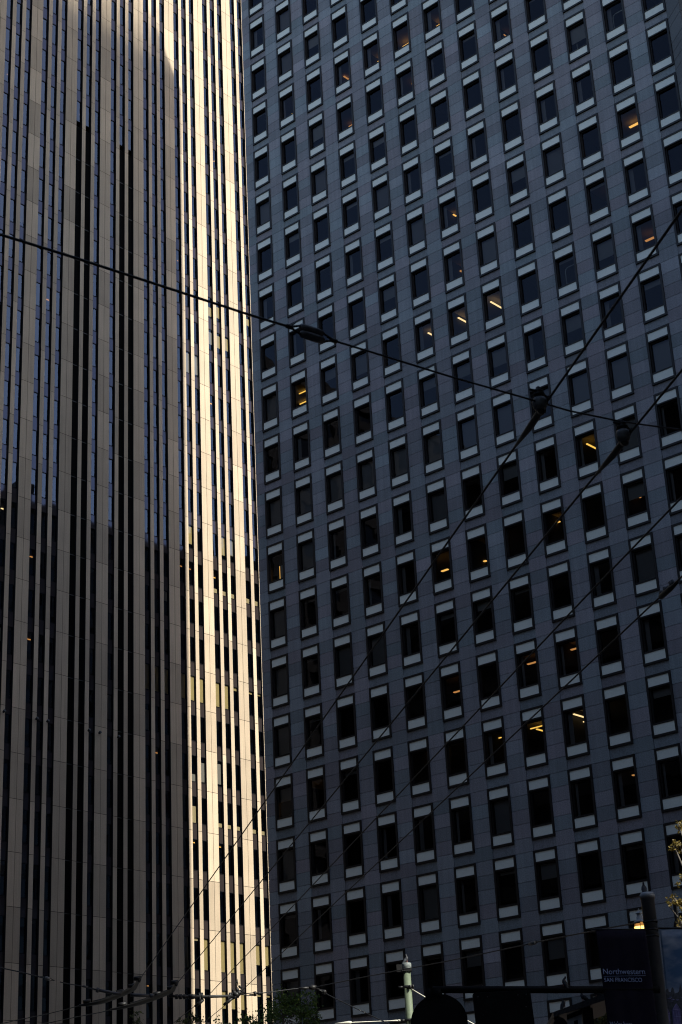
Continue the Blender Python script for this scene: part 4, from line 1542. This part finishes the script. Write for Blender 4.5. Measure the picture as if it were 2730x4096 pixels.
# ------------------------------------------------------------------ trees
def leaf_mat(name, col, trans):
    m = mat(name, col, .5)
    n, l = m.node_tree.nodes, m.node_tree.links
    b = n['Principled BSDF']
    a = n.new('ShaderNodeAttribute'); a.attribute_name = 'tone'
    rp = n.new('ShaderNodeValToRGB')
    rp.color_ramp.elements[0].color = (*[c * .55 for c in col], 1)
    rp.color_ramp.elements[1].color = (*trans, 1)
    e = rp.color_ramp.elements.new(.75); e.color = (*col, 1)
    l.new(a.outputs['Fac'], rp.inputs[0]); l.new(rp.outputs[0], b.inputs['Base Color'])
    tl_ = n.new('ShaderNodeBsdfTranslucent'); l.new(rp.outputs[0], tl_.inputs[0])
    mx = n.new('ShaderNodeMixShader'); mx.inputs[0].default_value = .4
    l.new(b.outputs[0], mx.inputs[1]); l.new(tl_.outputs[0], mx.inputs[2]); l.new(mx.outputs[0], n['Material Output'].inputs[0])
    return m


M['leaf_green'] = leaf_mat('green_leaves', (.10, .17, .03), (.55, .66, .09))
M['leaf_gold'] = leaf_mat('autumn_plane_leaves', (.30, .22, .05), (.62, .50, .12))
M['leaf_olive'] = leaf_mat('olive_leaves', (.08, .09, .02), (.34, .30, .05))
M['bark'] = grain(mat('grey_bark', (.10, .085, .07), .9), (.07, .06, .05), (.14, .12, .10), 12)


def leaf(b, p, size, r):
    d = Vector((r.gauss(0, 1), r.gauss(0, 1), r.gauss(-.5, .7))).normalized()
    s = d.cross(Vector((r.gauss(0, 1), r.gauss(0, 1), r.gauss(0, 1)))).normalized()
    nrm_ = d.cross(s)
    t = min(1, max(0, r.betavariate(1.6, 2.6)))
    a = size * r.uniform(.7, 1.25)
    f = nrm_ * a * .18
    # a lobed leaf: five tips about the midrib, folded along it
    b.quad([p, p + s * a * .42 + d * a * .15 + f, p + s * a * .25 + d * a * .42 + f * .6, p + s * a * .36 + d * a * .72 + f, p + d * a * 1.05], t)
    b.quad([p, p + d * a * 1.05, p - s * a * .36 + d * a * .72 + f, p - s * a * .25 + d * a * .42 + f * .6, p - s * a * .42 + d * a * .15 + f], t)


def tree(base, top, blobs, m, size, label, seed, tr_r=.12, clump=.28):
    r = random.Random(seed)
    o = empty('street_tree', base)
    tag(o, label, 'tree')
    base = Vector(base)
    b = MB()
    tp = Vector(top) - base
    b.tube([Vector((0, 0, 0)), tp * .3 + Vector((.08, 0, 0)), tp * .65 - Vector((.06, 0, 0)), tp], [tr_r * 1.3, tr_r, tr_r * .8, tr_r * .55], 10)
    lv = MB()
    for (c, rad_, nclump, nl) in blobs:
        c = Vector(c) - base
        st = tp * r.uniform(.75, 1)
        mid = st.lerp(c, .5) + Vector((r.uniform(-.2, .2), r.uniform(-.2, .2), .15 * rad_))
        b.tube([st, mid, c], [tr_r * .4, tr_r * .25, tr_r * .1], 7)
        for k in range(nclump):
            d = Vector((r.gauss(0, 1), r.gauss(0, 1), r.gauss(0, 1))).normalized() * rad_ * r.uniform(.25, 1.0) ** .6
            q = c + d
            b.tube([c + d * .15, c + d * .6 + Vector((0, 0, .05 * rad_)), q], [tr_r * .09, tr_r * .06, tr_r * .03], 5)
            cs = clump * r.uniform(.6, 1.3)
            for j in range(nl):
                leaf(lv, q + Vector((r.gauss(0, cs * .5), r.gauss(0, cs * .5), r.gauss(0, cs * .42))), size, r)
    b.build('trunk', M['bark'], o)
    lv.build('crown', m, o)
    return o


YT1 = 60.0


def tp1(px, py, y=YT1):
    return at(px, py, y)


b0 = tp1(1110, 4200)
tree((b0.x, YT1, 0), tp1(1110, 4330), [(tp1(1150, 4075), .85, 46, 26), (tp1(1060, 4130), .75, 30, 24), (tp1(1215, 4030), .50, 22, 22), (tp1(1145, 4000), .36, 10, 16), (tp1(1130, 3965), .20, 4, 8),
     (tp1(1010, 4105), .40, 11, 18), (tp1(985, 4080), .22, 5, 14), (tp1(1250, 4110), .35, 9, 16), (tp1(1262, 3990), .16, 4, 9), (tp1(1265, 4060), .2, 4, 8), (tp1(1275, 4100), .15, 3, 8), (tp1(1000, 4160), .7, 16, 18), (tp1(1180, 4180), 1.0, 22, 20),
     (tp1(905, 4108), .25, 5, 12), (tp1(860, 4118), .22, 4, 12)],
     M['leaf_green'], .085, 'green leafy tree rising at the bottom edge before the gap between towers', 3, .13, .26)
YT2 = 64.0
b0 = tp1(760, 4200, YT2)
tree((b0.x, YT2, 0), tp1(740, 4330, YT2), [(tp1(770, 4085, YT2), .22, 6, 10), (tp1(765, 4060, YT2), .12, 4, 8), (tp1(790, 4105, YT2), .25, 6, 12), (tp1(545, 4066, YT2), .14, 4, 8), (tp1(545, 4090, YT2), .18, 5, 8), (tp1(745, 4100, YT2), .3, 7, 12), (tp1(806, 4080, YT2), .08, 3, 6)],
     M['leaf_olive'], .085, 'sparse small tree whose topmost twigs show at the bottom edge, left of the leafy tree', 5, .08, .16)
YT3 = 31.0
b0 = at(3000, 4096, YT3)
tree((b0.x, YT3, 0), at(2940, 3800, YT3), [(at(2715, 3298, YT3), .085, 4, 6), (at(2740, 3310, YT3), .10, 5, 7), (at(2722, 3380, YT3), .11, 7, 8), (at(2700, 3388, YT3), .06, 3, 5), (at(2745, 3400, YT3), .14, 8, 9), (at(2690, 3582, YT3), .06, 3, 5), (at(2712, 3605, YT3), .10, 6, 7),
     (at(2678, 3625, YT3), .05, 3, 4), (at(2735, 3625, YT3), .14, 8, 9), (at(2718, 3672, YT3), .06, 3, 5), (at(2712, 3705, YT3), .05, 3, 4), (at(2760, 3520, YT3), .25, 10, 9), (at(2860, 3450, YT3), .6, 24, 12), (at(2880, 3650, YT3), .6, 24, 12)],
     M['leaf_gold'], .052, 'plane tree with sunlit yellow leaves reaching in from the right edge', 9, .12, .055)
YT4 = 52.0
b0 = at(2430, 4096, YT4)
tree((b0.x, YT4, 0), at(2430, 4250, YT4), [(at(2432, 4085, YT4), .28, 12, 14), (at(2405, 4095, YT4), .22, 8, 12), (at(2418, 4055, YT4), .16, 6, 9), (at(2455, 4060, YT4), .3, 10, 12), (at(2430, 4150, YT4), .6, 14, 14)],
     M['leaf_olive'], .075, 'dim olive tree showing between the shelter post and the purple banner', 11, .09, .16)
# dark lantern-shaped top of a further lamp by the right edge
fl = empty('street_lantern', at(2716, 3700, 40))
tag(fl, 'unlit dark street lamp behind the yellow leaves at right edge', 'street lamp')
u = 40 / FOCAL
zz_ = fl.location.z
b = MB()
b.lathe([(26 * u, -70 * u), (24 * u, -20 * u), (16 * u, 10 * u), (9 * u, 24 * u), (5 * u, 40 * u), (4 * u, 80 * u), (2 * u, 84 * u)], 16)
b.build('cap', M['soot'], fl)
b = MB()
b.tube([(0, 0, -68 * u), (0, 0, -zz_ + .01)], [.05, .08], 10)
b.build('post', M['soot'], fl)
